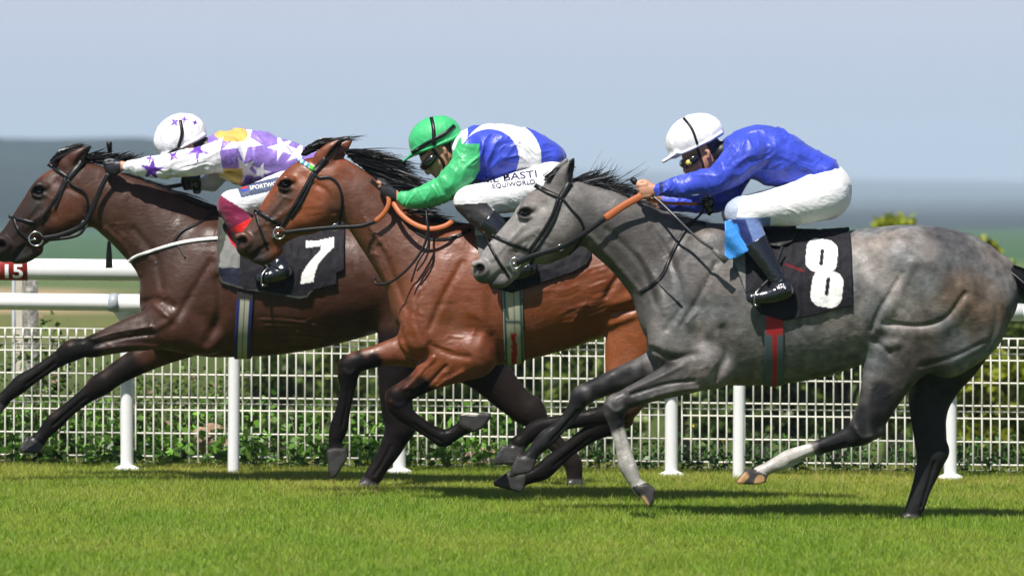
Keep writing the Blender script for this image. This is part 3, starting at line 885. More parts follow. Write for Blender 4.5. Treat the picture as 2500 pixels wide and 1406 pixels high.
    pts = [
        ([(760, 480, 0), (700, 520, 0)], 70, 40, (0.264, 0.071, 0.017)),
        ([(880, 500, 0), (960, 600, 0), (1040, 690, 0)], 90, 60, (0.136, 0.050, 0.025)),
        ([(1030, 720, 0), (1080, 780, 0)], 100, 70, (0.186, 0.062, 0.025)),
        ([(1350, 760, 0), (1450, 720, 0)], 120, 60, (0.248, 0.068, 0.017)),
        ([(1540, 750, -60), (1500, 880, -60)], 70, 50, (0.310, 0.090, 0.022)),
        ([(700, 470, -45), (680, 520, -30)], 26, 30, (.09, .04, .022)),
        ([(650, 560, 0), (610, 590, 0)], 44, 40, (.075, .042, .027)),
        ([(600, 600, 0), (635, 632, 0)], 30, 30, (.028, .024, .022)),
        ([(560, 590, 0)], 30, 16, (.05, .03, .022)),
        ([(1030, 935, -62), (970, 970, -60), (975, 1000, -60), (1090, 1066, -60), (1130, 1040, -60)], 34, 18, BLK),
        ([(905, 886, 60), (850, 900, 58), (835, 1000, 58), (820, 1095, 58)], 34, 18, BLK),
        ([(1530, 960, -60), (1500, 1004, -60), (1300, 1050, -60), (1270, 1080, -60)], 40, 24, (.011, .010, .010)),
        ([(1540, 960, 60), (1490, 1035, 60), (1320, 1155, 60), (1270, 1172, 60)], 44, 24, BLK),
        ([(1240, 1108, -60)], 34, 8, (.045, .042, .042)),
        ([(1240, 1182, 60)], 36, 8, (.03, .03, .034)),
        ([(820, 1130, 58), (808, 1160, 58)], 26, 6, (.06, .055, .052)),
        
        ([(594, 588, -32)], 14, 7, (.016, .010, .010)), ([(698, 452, -42)], 18, 8, (.014, .010, .009)),
        ([(806, 386, -38), (820, 366, -36), (836, 344, -32)], 11, 5, (.012, .012, .012)),
        ([(1206, 1124, -60), (1256, 1128, -60)], 6, 4, (.25, .25, .25)),
        ([(1204, 1184, 60), (1268, 1204, 60)], 6, 4, (.3, .3, .33)),
    ]
    late = [([(1128, 1006, -76), (1165, 1008, -80), (1198, 1011, -66)], 4, 3, (.42, .4, .34)), ([(1206, 1126, -72), (1256, 1126, -72)], 3, 2, (.3, .3, .3))]
    root, body, sf = horse_finish("bay", s, PB, B, pts, 'coat',
        "bright bay racehorse in the middle, black lower legs and blue white browband", late=late, tint=(.76, .70, .68))
    eyes(root, PB, sf, 698, 452)
    hairs("mane", [(846, 372, 4), (880, 400, 6), (930, 445, 6), (975, 495, 4)], [(1, .02), (1, .16), (1, .16), (1, .05)], [115, 130, 120, 90], 2600, PB, M['hair'], root, 3, 1.5, .14, .10, .07, 12)
    hairs("mane", [(846, 368, 4), (900, 392, 6), (950, 430, 6)], [(1, .1), (1, .2), (1, .25)], [120, 130, 110], 160, PB, M['hair'], root, 23, .8, .4, .1, .12, 12, 8)
    hairs("mane", [(975, 512, 0), (1060, 545, 0), (1150, 556, 0)], [(1, .1), (1, .08), (1, 0)], [80, 70, 50], 900, PB, M['hair'], root, 4, 1.5, .12, .04, .07)
    hairs("forelock", [(738, 380, 0), (758, 358, 0), (785, 345, 0)], [(1, -.72), (1, -.42), (1, -.05)], [66, 66, 50], 900, PB, M['hair'], root, 6, 1.4, .08, .16, .05, 22)
    hairs("forelock", [(800, 345, 0), (830, 345, 0)], [(1, -.2), (1, -.15)], [60, 55], 32, PB, M['hair'], root, 7, .6, .3, 0, .12, 12, 8)
    hairs("tail", [(1792, 640, 0), (1805, 650, 0)], [(1, .4), (1, .6)], [260, 240], 500, PB, M['hair'], root, 12, 2.0, .2, .4, .12, 22)
    return root, sf

# ================= DARK BAY =================
PA = Plane(30.8)
def make_dark():
    s = Sdf(-45, 1470, 340, 1225, -150, 150, HV)
    s.tube([(428, 735, 0, 86, 70), (490, 722, 0, 144, 96), (570, 704, 0, 168, 112), (650, 700, 0, 168, 122), (740, 695, 0, 160, 126), (830, 685, 0, 148, 122),
            (920, 676, 0, 134, 116), (1010, 680, 0, 132, 112), (1085, 695, 0, 112, 100), (1122, 712, 0, 84, 80)], 20, sub=4)
    for w in (-44, 44):
        s.tube([(960, 620, w, 66, 58), (1050, 665, w, 95, 62), (1100, 720, w, 80, 56)], 30)
    s.tube([(205, 462, 0, 60, 40), (280, 500, 0, 76, 43), (350, 545, 0, 90, 48), (420, 602, 0, 106, 64), (480, 660, 0, 128, 86)], 26)
    s.tube([(195, 402, 0, 12, 12), (262, 432, 0, 14, 13), (330, 456, 0, 15, 14), (400, 482, 0, 16, 16), (480, 516, 0, 18, 20), (560, 546, 0, 20, 28)], 24)
    for w in (-60, 60):
        s.tube([(520, 600, w * .7, 50, 34), (475, 680, w, 62, 36), (425, 770, w, 56, 42)], 22)
        s.tube([(400, 795, w, 46, 36), (460, 810, w, 50, 38), (505, 820, w, 44, 34)], 20)
    s.tube([(184, 452, 0, 58, 40), (147, 488, 0, 75, 44), (110, 522, 0, 64, 39), (77, 554, 0, 54, 33), (46, 584, 0, 45, 28), (16, 604, 0, 36, 27), (2, 607, 0, 30, 25)], 14)
    s.tube([(88, 608, 0, 18, 18), (62, 626, 0, 16, 20), (40, 632, 0, 12, 16)], 8)
    s.tube([(208, 480, 0, 52, 40), (188, 505, 0, 55, 44), (150, 536, 0, 44, 38)], 18)
    head_detail(s, eye=(98, 468), nostril=(6, 598), mouth=[(24, 640), (38, 632), (50, 612), (62, 600)],
                crest=[(128, 510), (95, 532), (66, 556)], hollow=(142, 446), ang=.71)
    for w in (-25, 25):
        o = 0 if w < 0 else -20
        s.tube([(170 + o, 405, w * .8, 25, 13), (190 + o, 385, w, 19, 10), (210 + o, 368, w * 1.05, 10, 6), (223 + o, 358, w * 1.05, 3, 3)], 9)
        s.tube([(190 + o, 402, w + (-11 if w < 0 else 11), 8, 7), (205 + o, 382, w + (-10 if w < 0 else 10), 8, 7), (219 + o, 365, w * 1.3, 3, 3)], 5, neg=True)
    legs(s, [(440, 790, -60, 60), (385, 800, -62, 50, 34), (335, 812, -62, 43, 30), (280, 828, -60, 34, 25), (230, 844, -60, 27, 22)], 16)
    s.ball((190, 850, -60), (32, 25, 22), 14); s.ball((168, 858, -60), (22, 20, 18), 10)
    legs(s, [(178, 856, -60, 25, 20), (145, 876, -60, 19, 15), (98, 907, -60, 18, 15), (62, 930, -60, 21, 17), (46, 944, -60, 20, 17), (22, 964, -60, 16, 15), (8, 978, -60, 19, 17)], 8)
    s.slab([(-20, 962), (14, 990), (10, 1008), (-38, 1004), (-42, 992)], -60, 23, 5, 5)
    legs(s, [(450, 820, 60, 55), (395, 850, 62, 42, 32), (340, 880, 62, 34, 27), (290, 908, 60, 29, 23), (255, 932, 58, 26, 22)], 16)
    s.ball((238, 942, 58), (29, 26, 22), 14)
    legs(s, [(230, 950, 58, 24, 20), (200, 972, 58, 19, 15), (160, 1004, 58, 18, 15), (132, 1028, 58, 21, 17), (118, 1042, 58, 20, 17), (100, 1064, 58, 16, 15), (88, 1078, 58, 19, 17)], 8)
    s.slab([(62, 1066), (98, 1090), (96, 1108), (46, 1108), (42, 1096)], 58, 23, 5, 5)
    legs(s, [(1020, 740, -56, 100, 50), (1000, 810, -58, 76, 44), (978, 880, -60, 54, 36), (968, 950, -60, 42, 30), (972, 1005, -60, 38, 27)], 22)
    s.ball((978, 1040, -60), (37, 34, 25), 12); s.ball((1000, 1040, -60), (14, 20, 13), 10)
    legs(s, [(975, 1050, -60, 33, 23), (955, 1092, -60, 27, 19), (930, 1132, -60, 22, 16), (912, 1160, -60, 22, 17), (900, 1176, -60, 19, 17)], 8)
    s.slab([(882, 1172), (922, 1180), (926, 1200), (866, 1200), (866, 1194)], -60, 23, 5, 5)
    legs(s, [(1080, 760, 54, 110, 50), (1125, 840, 58, 84, 44), (1185, 905, 60, 56, 36), (1240, 965, 60, 42, 30), (1280, 1000, 60, 38, 27)], 22)
    s.ball((1300, 1010, 60), (34, 34, 25), 12); s.ball((1306, 985, 60), (15, 15, 13), 10)
    legs(s, [(1305, 1022, 60, 30, 22), (1340, 1066, 60, 23, 17), (1372, 1102, 60, 21, 16), (1396, 1128, 60, 23, 18), (1402, 1146, 60, 21, 17), (1404, 1176, 60, 18, 16)], 8)
    s.slab([(1386, 1176), (1422, 1176), (1428, 1206), (1380, 1206)], 60, 23, 5, 5)
    s.ball((1172, 640, 0), (26, 22, 20), 22)
    s.ridge([(345, 740), (390, 730), (430, 745)], 9, -5); s.ridge([(380, 740), (420, 775), (385, 800)], 8, 4)
    s.ridge([(520, 640), (470, 720), (430, 790)], 9, -4); s.ridge([(540, 680), (545, 760), (510, 830)], 14, -9)
    s.ridge([(230, 825), (300, 806), (375, 795)], 5, 5); s.ridge([(240, 838), (310, 822), (380, 812)], 5, -5); s.ridge([(240, 852), (320, 842), (390, 845)], 6, 4)
    s.ridge([(300, 905), (350, 880)], 5, -5); s.ridge([(170, 460), (205, 480), (215, 520)], 6, -4)
    s.ridge([(330, 560), (380, 620), (400, 700)], 9, -4); s.ridge([(260, 560), (310, 610), (340, 670)], 7, 4)
    for i in range(9):
        s.ridge([(640 + i * 4, 770 + i * 7), (720 + i * 4, 776 + i * 6), (790, 790 + i * 5)], 2.6, 1.3 if i % 2 else -1.1)
    for p in ([(140, 884), (110, 906), (70, 934)], [(955, 1085), (935, 1125), (915, 1155)]): s.ridge(p, 3.5, -4)
    for p in ([(205, 972), (160, 1010), (125, 1040)], [(1320, 1040), (1350, 1078), (1385, 1112)]): s.ridge(p, 3.5, -4, 'far')
    for a_, b_, n_, q_ in (((380, 820), (280, 840), 6, 3), ((420, 720), (400, 790), 6, 8), ((120, 500), (60, 560), 4, 21), ((280, 520), (340, 600), 6, 31), ((700, 820), (800, 800), 5, 17)):
        veins(s, [a_, b_], n_, q_)
    for i in range(7):
        s.ridge([(288 + i * 12, 560 + i * 9), (300 + i * 14, 600 + i * 7)], 5, 1.5)
    pts = [
        ([(150, 510, 0), (200, 500, 0)], 55, 40, (.10, .028, .010)),
        ([(250, 500, 0), (350, 560, 0)], 60, 60, (.050, .021, .012)),
        ([(400, 600, 0), (480, 700, 0)], 100, 60, (.042, .020, .013)),
        ([(500, 800, 0), (560, 800, 0)], 60, 40, (.095, .027, .009)),
        ([(850, 620, 0), (900, 680, 0)], 100, 70, (.085, .028, .012)),
        ([(115, 420, 0), (130, 410, 0)], 22, 20, (.12, .036, .014)), ([(98, 468, -45), (90, 500, -38)], 26, 26, (.035, .026, .022)),
        ([(80, 545, 0), (20, 600, 0)], 50, 46, (.022, .014, .012)),
        ([(0, 620, 0), (60, 630, 0)], 32, 24, (.022, .021, .021)),
        ([(360, 800, -62), (270, 830, -62)], 50, 40, (.04, .02, .015)),
        ([(225, 845, -60), (150, 875, -60), (20, 965, -60)], 36, 24, BLK),
        ([(320, 895, 60), (250, 940, 58), (90, 1076, 58)], 36, 24, BLK),
        ([(970, 860, -60), (975, 1040, -60), (900, 1180, -60)], 70, 40, (.010, .008, .008)),
        ([(1200, 915, 60), (1300, 1010, 60), (1404, 1170, 60)], 70, 40, (.014, .010, .009)),
        ([(6, 598, -32)], 14, 7, (.01, .008, .008)), ([(98, 468, -42)], 18, 8, (.014, .011, .01)),
        ([(194, 402, -38), (208, 382, -36), (223, 359, -32)], 11, 5, (.012, .012, .012)),
        ([(285, 916, 74)], 9, 6, (.09, .08, .07)),
        ([(895, 1192, -60)], 32, 6, HOOF), ([(1404, 1196, 60)], 28, 6, (.02, .02, .02)),
    ]
    root, body, sf = horse_finish("dark", s, PA, (.050, .018, .010), pts, 'coat',
        "dark brown racehorse leading at the left with number 7 cloth and white breastplate strap", tint=(1.02, 1.0, .98))
    eyes(root, PA, sf, 98, 468)
    hairs("mane", [(205, 384, 4), (245, 396, 6), (290, 410, 6)], [(1, -.12), (1, -.22), (1, -.42)], [60, 70, 62], 1200, PA, M['hair'], root, 13, 1.3, .16, 0, .08, 10)
    hairs("mane", [(300, 428, 4), (360, 450, 6), (420, 472, 6), (500, 510, 4), (545, 530, 2)], [(1, .1), (1, .3), (1, .34), (1, .1), (1, -.25)], [70, 90, 80, 55, 45], 2200, PA, M['hair'], root, 14, 1.6, .14, .18, .08, 14)
    hairs("forelock", [(126, 396, 0), (146, 374, 0), (170, 364, 0)], [(1, -.75), (1, -.40), (1, -.05)], [60, 64, 46], 800, PA, M['hair'], root, 16, 1.4, .08, .16, .05, 22)
    hairs("forelock", [(165, 362, 0), (185, 360, 0)], [(1, -.42), (1, -.3)], [60, 50], 24, PA, M['hair'], root, 17, .6, .15, .25, .06, 12, 8)
    hairs("tail", [(1178, 640, 0), (1190, 650, 0)], [(1, .4), (1, .6)], [240, 220], 400, PA, M['hair'], root, 18, 2.0, .2, .4, .12, 22)
    return root, sf
# ---------------------------------------------------------------- riders
def frame(f):
    f = np.array(f, float) / np.hypot(*f); up = np.array([-f[1], f[0]]); up = up if up[1] < 0 else -up
    return f, up

def folds(P, F, amp, dirs, L=(60, 11), seed=0, fine=.32):
    """cloth folds as displacement along the normals; dirs = fold direction (2D) or list of (centre, radius, dir)"""
    N = normals(P, F)
    a, b = L
    def fold(d, sd):
        d = np.array([d[0], d[1], .25]); d /= np.linalg.norm(d)
        t = np.cross(d, [0, 0, 1]); t /= np.linalg.norm(t); o = np.cross(d, t)
        wp = np.stack([vnoise(P, 1 / 45., sd + 5), vnoise(P, 1 / 45., sd + 6), vnoise(P, 1 / 45., sd + 7)], 1) - .5
        Q = P + wp * 34
        X = np.stack([Q @ d / a, Q @ t / b, Q @ o / (b * 1.6)], 1)
        n0 = vnoise(X, 1, sd); r = 1 - np.abs(2 * n0 - 1)
        X2 = X * np.array([1.5, 2.3, 2.3]) + 9
        r2 = 1 - np.abs(2 * vnoise(X2, 1, sd + 1) - 1)
        return .45 * n0 + .62 * r ** 3.2 + fine * r2 ** 3
    h = fold(dirs[0][2], seed)
    for c, rad, d in dirs[1:]:
        w = np.exp(-(np.linalg.norm(P[:, :2] - np.array(c), axis=1) / rad) ** 2)
        h = h * (1 - w) + fold(d, seed + 11) * w
    return P + N * ((h - .45) * amp)[:, None]

def face(s, E, f, z=0):
    f, up = frame(f); E = np.array(E, float)
    def at(a, b): q = E + f * a + up * b; return (q[0], q[1])
    s.rball((*at(2, 28), 0), f, (47, 46, 35), 10)
    s.tube([(*at(8, -8), 0, 32, 32), (*at(28, -22), 0, 26, 28), (*at(40, -42), 0, 14, 18)], 14)
    s.tube([(*at(2, -18), 0, 22, 30), (*at(24, -42), 0, 12, 24)], 12)
    s.tube([(*at(44, 12), 0, 11, 28), (*at(45, 0), 0, 9, 26)], 10)
    s.tube([(*at(50, 2), 0, 5, 5), (*at(59, -12), 0, 6, 6.5), (*at(60, -18), 0, 6, 8)], 6)
    s.tube([(*at(51, -29), 0, 4.5, 11), (*at(50, -30), 0, 4.5, 11)], 4)
    s.tube([(*at(50, -37), 0, 4.5, 10), (*at(49, -38), 0, 4.5, 10)], 4)
    s.ball((*at(44, -50), 0), (9, 9, 12), 8)
    for w in (-1, 1):
        s.tube([(*at(30, -10), w * 20, 10, 9), (*at(24, -14), w * 24, 10, 8)], 10)
        s.tube([(*at(-3, 8), w * 36, 5, 4), (*at(-8, 0), w * 38, 5, 4), (*at(-3, -11), w * 36, 4, 4)], 4)
        s.ball((*at(0, 0), w * 42), (4, 6, 4), 3, neg=True)
        s.ball((*at(46, 3), w * 15), (5, 6, 8), 6, neg=True)
    return at

def fist(s, wr, ki, kp, w, f, inw=1, r=6.2, thumb=True):
    """wr wrist, ki index knuckle, kp little-finger knuckle (u,v); w lateral; fingers close away from the camera"""
    wr, ki, kp, f = [np.array(x, float) for x in (wr, ki, kp, f)]
    m = (ki + kp) / 2
    s.tube([(wr[0], wr[1], w, 11, 8.5), ((wr[0] + m[0]) / 2, (wr[1] + m[1]) / 2, w, 15, 8), (m[0], m[1], w, 15, 7)], 6)
    for i in range(4):
        k = ki + (kp - ki) * i / 3; l = (1, 1.08, 1.0, .82)[i]
        s.tube([(*(k - f * 6), w, r, r), (*(k + f * 10 * l), w + inw * 2, r * .95, r * .95)], 2)
        p = k + f * 11 * l
        s.tube([(*p, w + inw * 2, r * .92, r * .92), (*(p + f * 3), w + inw * 11, r * .85, r * .85), (*(p - f * 6), w + inw * 18, r * .8, r * .8)], 2)
        s.tube([(*(p - f * 6), w + inw * 18, r * .8, r * .8), (*(p - f * 14), w + inw * 16, r * .7, r * .7)], 2)
    if thumb:
        n = (ki - kp) / max(1, np.linalg.norm(ki - kp))
        a = wr * .55 + ki * .45
        s.tube([(*(a + n * 4), w + inw * 9, 8, 7), (*(ki + n * 8 - f * 3), w + inw * 14, 6.5, 6.5), (*(ki + n * 7 + f * 11), w + inw * 13, 5.5, 5.5)], 5)

def helmet(root, pl, E, f, colf, rad=(73, 57, 50), ctr=(6, 46), peak=(104, 27), cut=24, pw=30):
    f, up = frame(f); E = np.array(E, float)
    at = lambda a, b: tuple(E + f * a + up * b)
    c = at(*ctr)
    s = Sdf(E[0] - 160, E[0] + 110, E[1] - 150, E[1] + 80, -66, 66, 1.8)
    s.rball((c[0], c[1], 0), f, rad, 3, cut=cut - ctr[1])
    if peak:
        s.tube([(*at(peak[0] - 44, cut + 8), 0, 6, pw + 10), (*at(peak[0] - 22, (cut + 6 + peak[1]) / 2), 0, 4, pw), (*at(peak[0] - 4, peak[1]), 0, 3, pw * .75)], 9)
    s.tube([(*at(ctr[0] - rad[0] + 10, cut + 5), 0, 4, 28), (*at(ctr[0] - 26, cut + 1), 0, 3.5, rad[2] - 2), (*at(ctr[0] + 30, cut + 1), 0, 3.5, rad[2] - 3), (*at(ctr[0] + rad[0] - 12, cut + 4), 0, 4, 30)], 5)
    P, F = s.mesh(1)
    P = folds(P, F, 2.2, [(0, 0, (.3, 1))], (80, 24), 3)
    o = build_skin("helmet", P, F, pl, M['helmet'], root, colf(P, at))
    return Surf(P, F), at

def goggles(root, pl, at, strap_to=(-30, 14), colour=None):
    mb = MB(); pts = []; rad = []
    for w, a, b in ((-39, 18, 3), (-36, 34, 1), (-25, 49, 0), (-12, 54, 0), (0, 56, 1), (12, 54, 0), (25, 49, 0), (36, 34, 1), (39, 18, 3)):
        p = at(a, b); pts.append((p[0], p[1], w)); rad.append((12 if abs(w) not in (39,) else 7) * pl.s)
    mb.tube([tuple(x) for x in pl.W(pts)], rad, 12)
    return mb.build("goggles", mat("goggle_lens", (.008, .007, .006), rough=.08, spec=.8, coat=.6), root)

def boots(root, pl, leg, foot, ws, m='boot', sole=(.03, .03, .03)):
    for sgn in (-1, 1):
        lu0 = min(n[0] for n in leg + foot) - 60; lu1 = max(n[0] for n in leg + foot) + 60
        lv0 = min(n[1] for n in leg + foot) - 50; lv1 = max(n[1] for n in leg + foot) + 50
        s = Sdf(lu0, lu1, lv0, lv1, -230 if sgn < 0 else 50, -50 if sgn < 0 else 230, 2.2)
        s.tube([(n[0], n[1], sgn * abs(n[2]), n[3], n[3] * .92) for n in leg], 6)
        s.tube([(n[0], n[1], sgn * abs(n[2]), n[3], n[3] * 1.15 if len(n) < 5 else n[4]) for n in foot], 9)
        f0, f1 = foot[0], foot[-1]
        s.tube([(f0[0] + 2, f0[1] + f0[3] * .7, sgn * abs(f0[2]), 5, 14), ((f0[0] + f1[0]) / 2, (f0[1] + f1[1]) / 2 + f0[3] * .72, sgn * abs(f0[2]), 3.5, 14), (f1[0] - 3, f1[1] + f1[3] * .6, sgn * abs(f1[2]), 4, 14)], 4)
        # top rim: cut flat
        a = np.array(leg[0][:2], float); b = np.array(leg[1][:2], float); d = (b - a) / np.linalg.norm(b - a)
        U = s.U[:, None, None] - a[0]; V = s.V[None, :, None] - a[1]
        s.D[:] = np.maximum(s.D, -(U * d[0] + V * d[1]))
        P, F = s.mesh(1)
        ank = np.array(leg[-1][:2], float)
        w = np.exp(-(np.linalg.norm(P[:, :2] - ank, axis=1) / 30) ** 2)
        Pn = folds(P, F, 4.0, [(0, 0, (1, .25))], (40, 9), 5)
        P = P * (1 - w[:, None]) + Pn * w[:, None]
        C = np.tile((.010, .011, .016), (len(P), 1)).astype(float)
        build_skin("boot", P, F, pl, M[m], root, C)

def slice_flat(V, F, nx, ny):
    import bmesh
    bm = bmesh.new(); vs = [bm.verts.new((v[0], v[1], 0)) for v in V]
    for f in F:
        try: bm.faces.new([vs[i] for i in f])
        except ValueError: pass
    for ax, n in ((0, nx), (1, ny)):
        for k in range(1, n):
            co = [0, 0, 0]; co[ax] = k / n; no = [0, 0, 0]; no[ax] = 1
            bmesh.ops.bisect_plane(bm, geom=bm.verts[:] + bm.edges[:] + bm.faces[:], plane_co=co, plane_no=no)
    bm.verts.index_update()
    V = np.array([v.co[:2] for v in bm.verts]); F = [[v.index for v in f.verts] for f in bm.faces]; bm.free()
    return V, F

def decal(name, txt, surf, pl, m, parent, u, v, wpx, hpx, ang, lift=1.6, bold=0.0, shear=0.0):
    cu = bpy.data.curves.new(name, 'FONT'); cu.body = txt; cu.size = 1; cu.offset = bold; cu.shear = shear
    cu.resolution_u = 3
    ob = bpy.data.objects.new("tmp_text", cu); COL.objects.link(ob)
    dg = bpy.context.evaluated_depsgraph_get()
    me = bpy.data.meshes.new_from_object(ob.evaluated_get(dg))
    V = np.array([x.co[:2] for x in me.vertices]); F = [list(p.vertices) for p in me.polygons]
    bpy.data.objects.remove(ob); bpy.data.curves.remove(cu); bpy.data.meshes.remove(me)
    V = (V - V.min(0)) / (V.max(0) - V.min(0))
    V, F = slice_flat(V, F, 7, 5)
    ca, sa = math.cos(ang), math.sin(ang)
    X = V[:, 0] * wpx; Y = V[:, 1] * hpx
    U = u + X * ca + Y * sa * 1; W_ = v + X * sa - Y * ca
    out = []; last = -60
    for a, b in zip(U, W_):
        z = surf.near(a, b)
        if z is None: z = last
        last = z; out.append((a, b, z - lift))
    return mesh_obj(name, pl.W(np.array(out)), F, m, parent, smooth=False)

SK = (.50, .25, .16)
def rider(pl, label, E, f, arm, torso, farm=None, hips=None, thigh=None, shin=None, hand=None, far_hand=None,
          neck=None, silkf=None, hem=None, fold=None, glove=None, brf=None, decals=None, legw=None):
    us = [n[0] for n in torso + arm + thigh + shin]; vs = [n[1] for n in torso + arm + thigh + shin]
    u0, u1, v0, v1 = min(us) - 90, max(us) + 90, E[1] - 110, max(vs) + 50
    u0 = min(u0, E[0] - 90)
    base = pl.W([(torso[2][0], 0, 0)])[0]
    root = empty("person", (base[0], pl.d, pl.W([(0, hips[0][1], 0)])[0][2]), label, "person")
    # --- one continuous body
    s = Sdf(u0, u1, v0, v1, -165, 165, 2.1)
    at = face(s, E, f)
    s.tube([(*at(-12, -12), 0, 24, 26)] + [(n[0], n[1], 0, n[2], n[2]) for n in neck], 12)
    s.tube([(n[0], n[1], n[2], n[3] * .8, n[4] * .8) for n in torso], 16)
    s.tube([(n[0], n[1], n[2], n[3] * .72, n[3] * .6) for n in arm], 10)
    s.tube([(n[0], n[1], n[2], n[3] * .72, n[3] * .6) for n in farm], 10)
    fist(s, *hand); fist(s, *far_hand)
    for sg in (-1, 1):
        s.tube([(n[0], n[1], sg * abs(n[2]), n[3] * .8) for n in thigh], 12)
        s.tube([(n[0], n[1], sg * abs(n[2]), n[3] * .75) for n in shin], 10)
    P, F = s.mesh(1)
    C = np.tile(np.array(SK), (len(P), 1))
    hairc = np.array((.012, .010, .010))
    fa, upa = frame(f); rel = P[:, :2] - np.array(E)
    a = rel @ fa; b = rel @ upa
    hm = ((a < -12) & (b > -24) & (b < 60) & (a > -60)) | ((b > 22) & (a > -60) & (a < 50) & (b < 90))
    C[hm] = hairc
    lips = (a > 44) & (b < -27) & (b > -41) & (np.abs(P[:, 2]) < 12); C[lips] = (.42, .14, .11)
    if glove: C = glove(P, C)
    build_skin("body", P, F, pl, M['skin'], root, C)
    # --- silks
    s = Sdf(min(n[0] for n in arm) - 40, max(n[0] for n in torso) + 60, min(n[1] for n in torso) - 90, max(max(n[1] for n in arm), max(n[1] for n in torso)) + 90, -165, 165, 1.9)
    s.tube(torso, 18)
    s.tube([(n[0], n[1], n[2], n[3], n[3] * .9) for n in arm], 14)
    s.tube([(n[0], n[1], n[2], n[3], n[3] * .9) for n in farm], 14)
    if hem:
        for h in hem: s.tube(h, 10)
    # openings: collar and cuffs
    nk = neck[0]
    for c0, r0 in ((np.array([arm[-1][0], arm[-1][1], arm[-1][2]]), arm[-1][3]), (np.array([farm[-1][0], farm[-1][1], farm[-1][2]]), farm[-1][3])):
        pass
    P, F = s.mesh(1)
    P = folds(P, F, fold[0], fold[1], fold[2], 21)
    sf_silk = Surf(P, F)
    build_skin("silks", P, F, pl, M['silk'], root, silkf(P))
    # --- breeches
    s = Sdf(min(min(n[0] for n in thigh), min(n[0] for n in shin)) - 60, max(n[0] for n in hips) + 90, min(n[1] for n in hips) - 90, max(n[1] for n in shin) + 50, -200, 200, 2.1)
    s.tube(hips, 16)
    for sg in (-1, 1):
        s.tube([(n[0], n[1], sg * abs(n[2]), n[3]) for n in thigh], 18)
        s.tube([(n[0], n[1], sg * abs(n[2]), n[3]) for n in shin], 12)
    P, F = s.mesh(1)
    P = folds(P, F, 2.6, [(0, 0, (.8, .6)), (thigh[-1][:2], 50, (.2, 1))], (110, 24), 31, .15)
    sf_br = Surf(P, F)
    build_skin("breeches", P, F, pl, M['breeches'], root, brf(P))
    if decals:
        for d in decals:
            decal(d[0], d[1], sf_br, pl, d[2], root, *d[3:])
    return root, at, sf_silk, sf_br

def polyfill(C, P, poly, c, near=True):
    m = inpoly(P[:, 0], P[:, 1], poly) & (P[:, 2] < 0 if near else True)
    C[m] = c
    return C

def star(cu, cv, r, r2, n=5, rot=0.):
    return [(cu + (r if i % 2 == 0 else r2) * math.cos(rot + math.pi * i / n), cv + (r if i % 2 == 0 else r2) * math.sin(rot + math.pi * i / n)) for i in range(2 * n)]

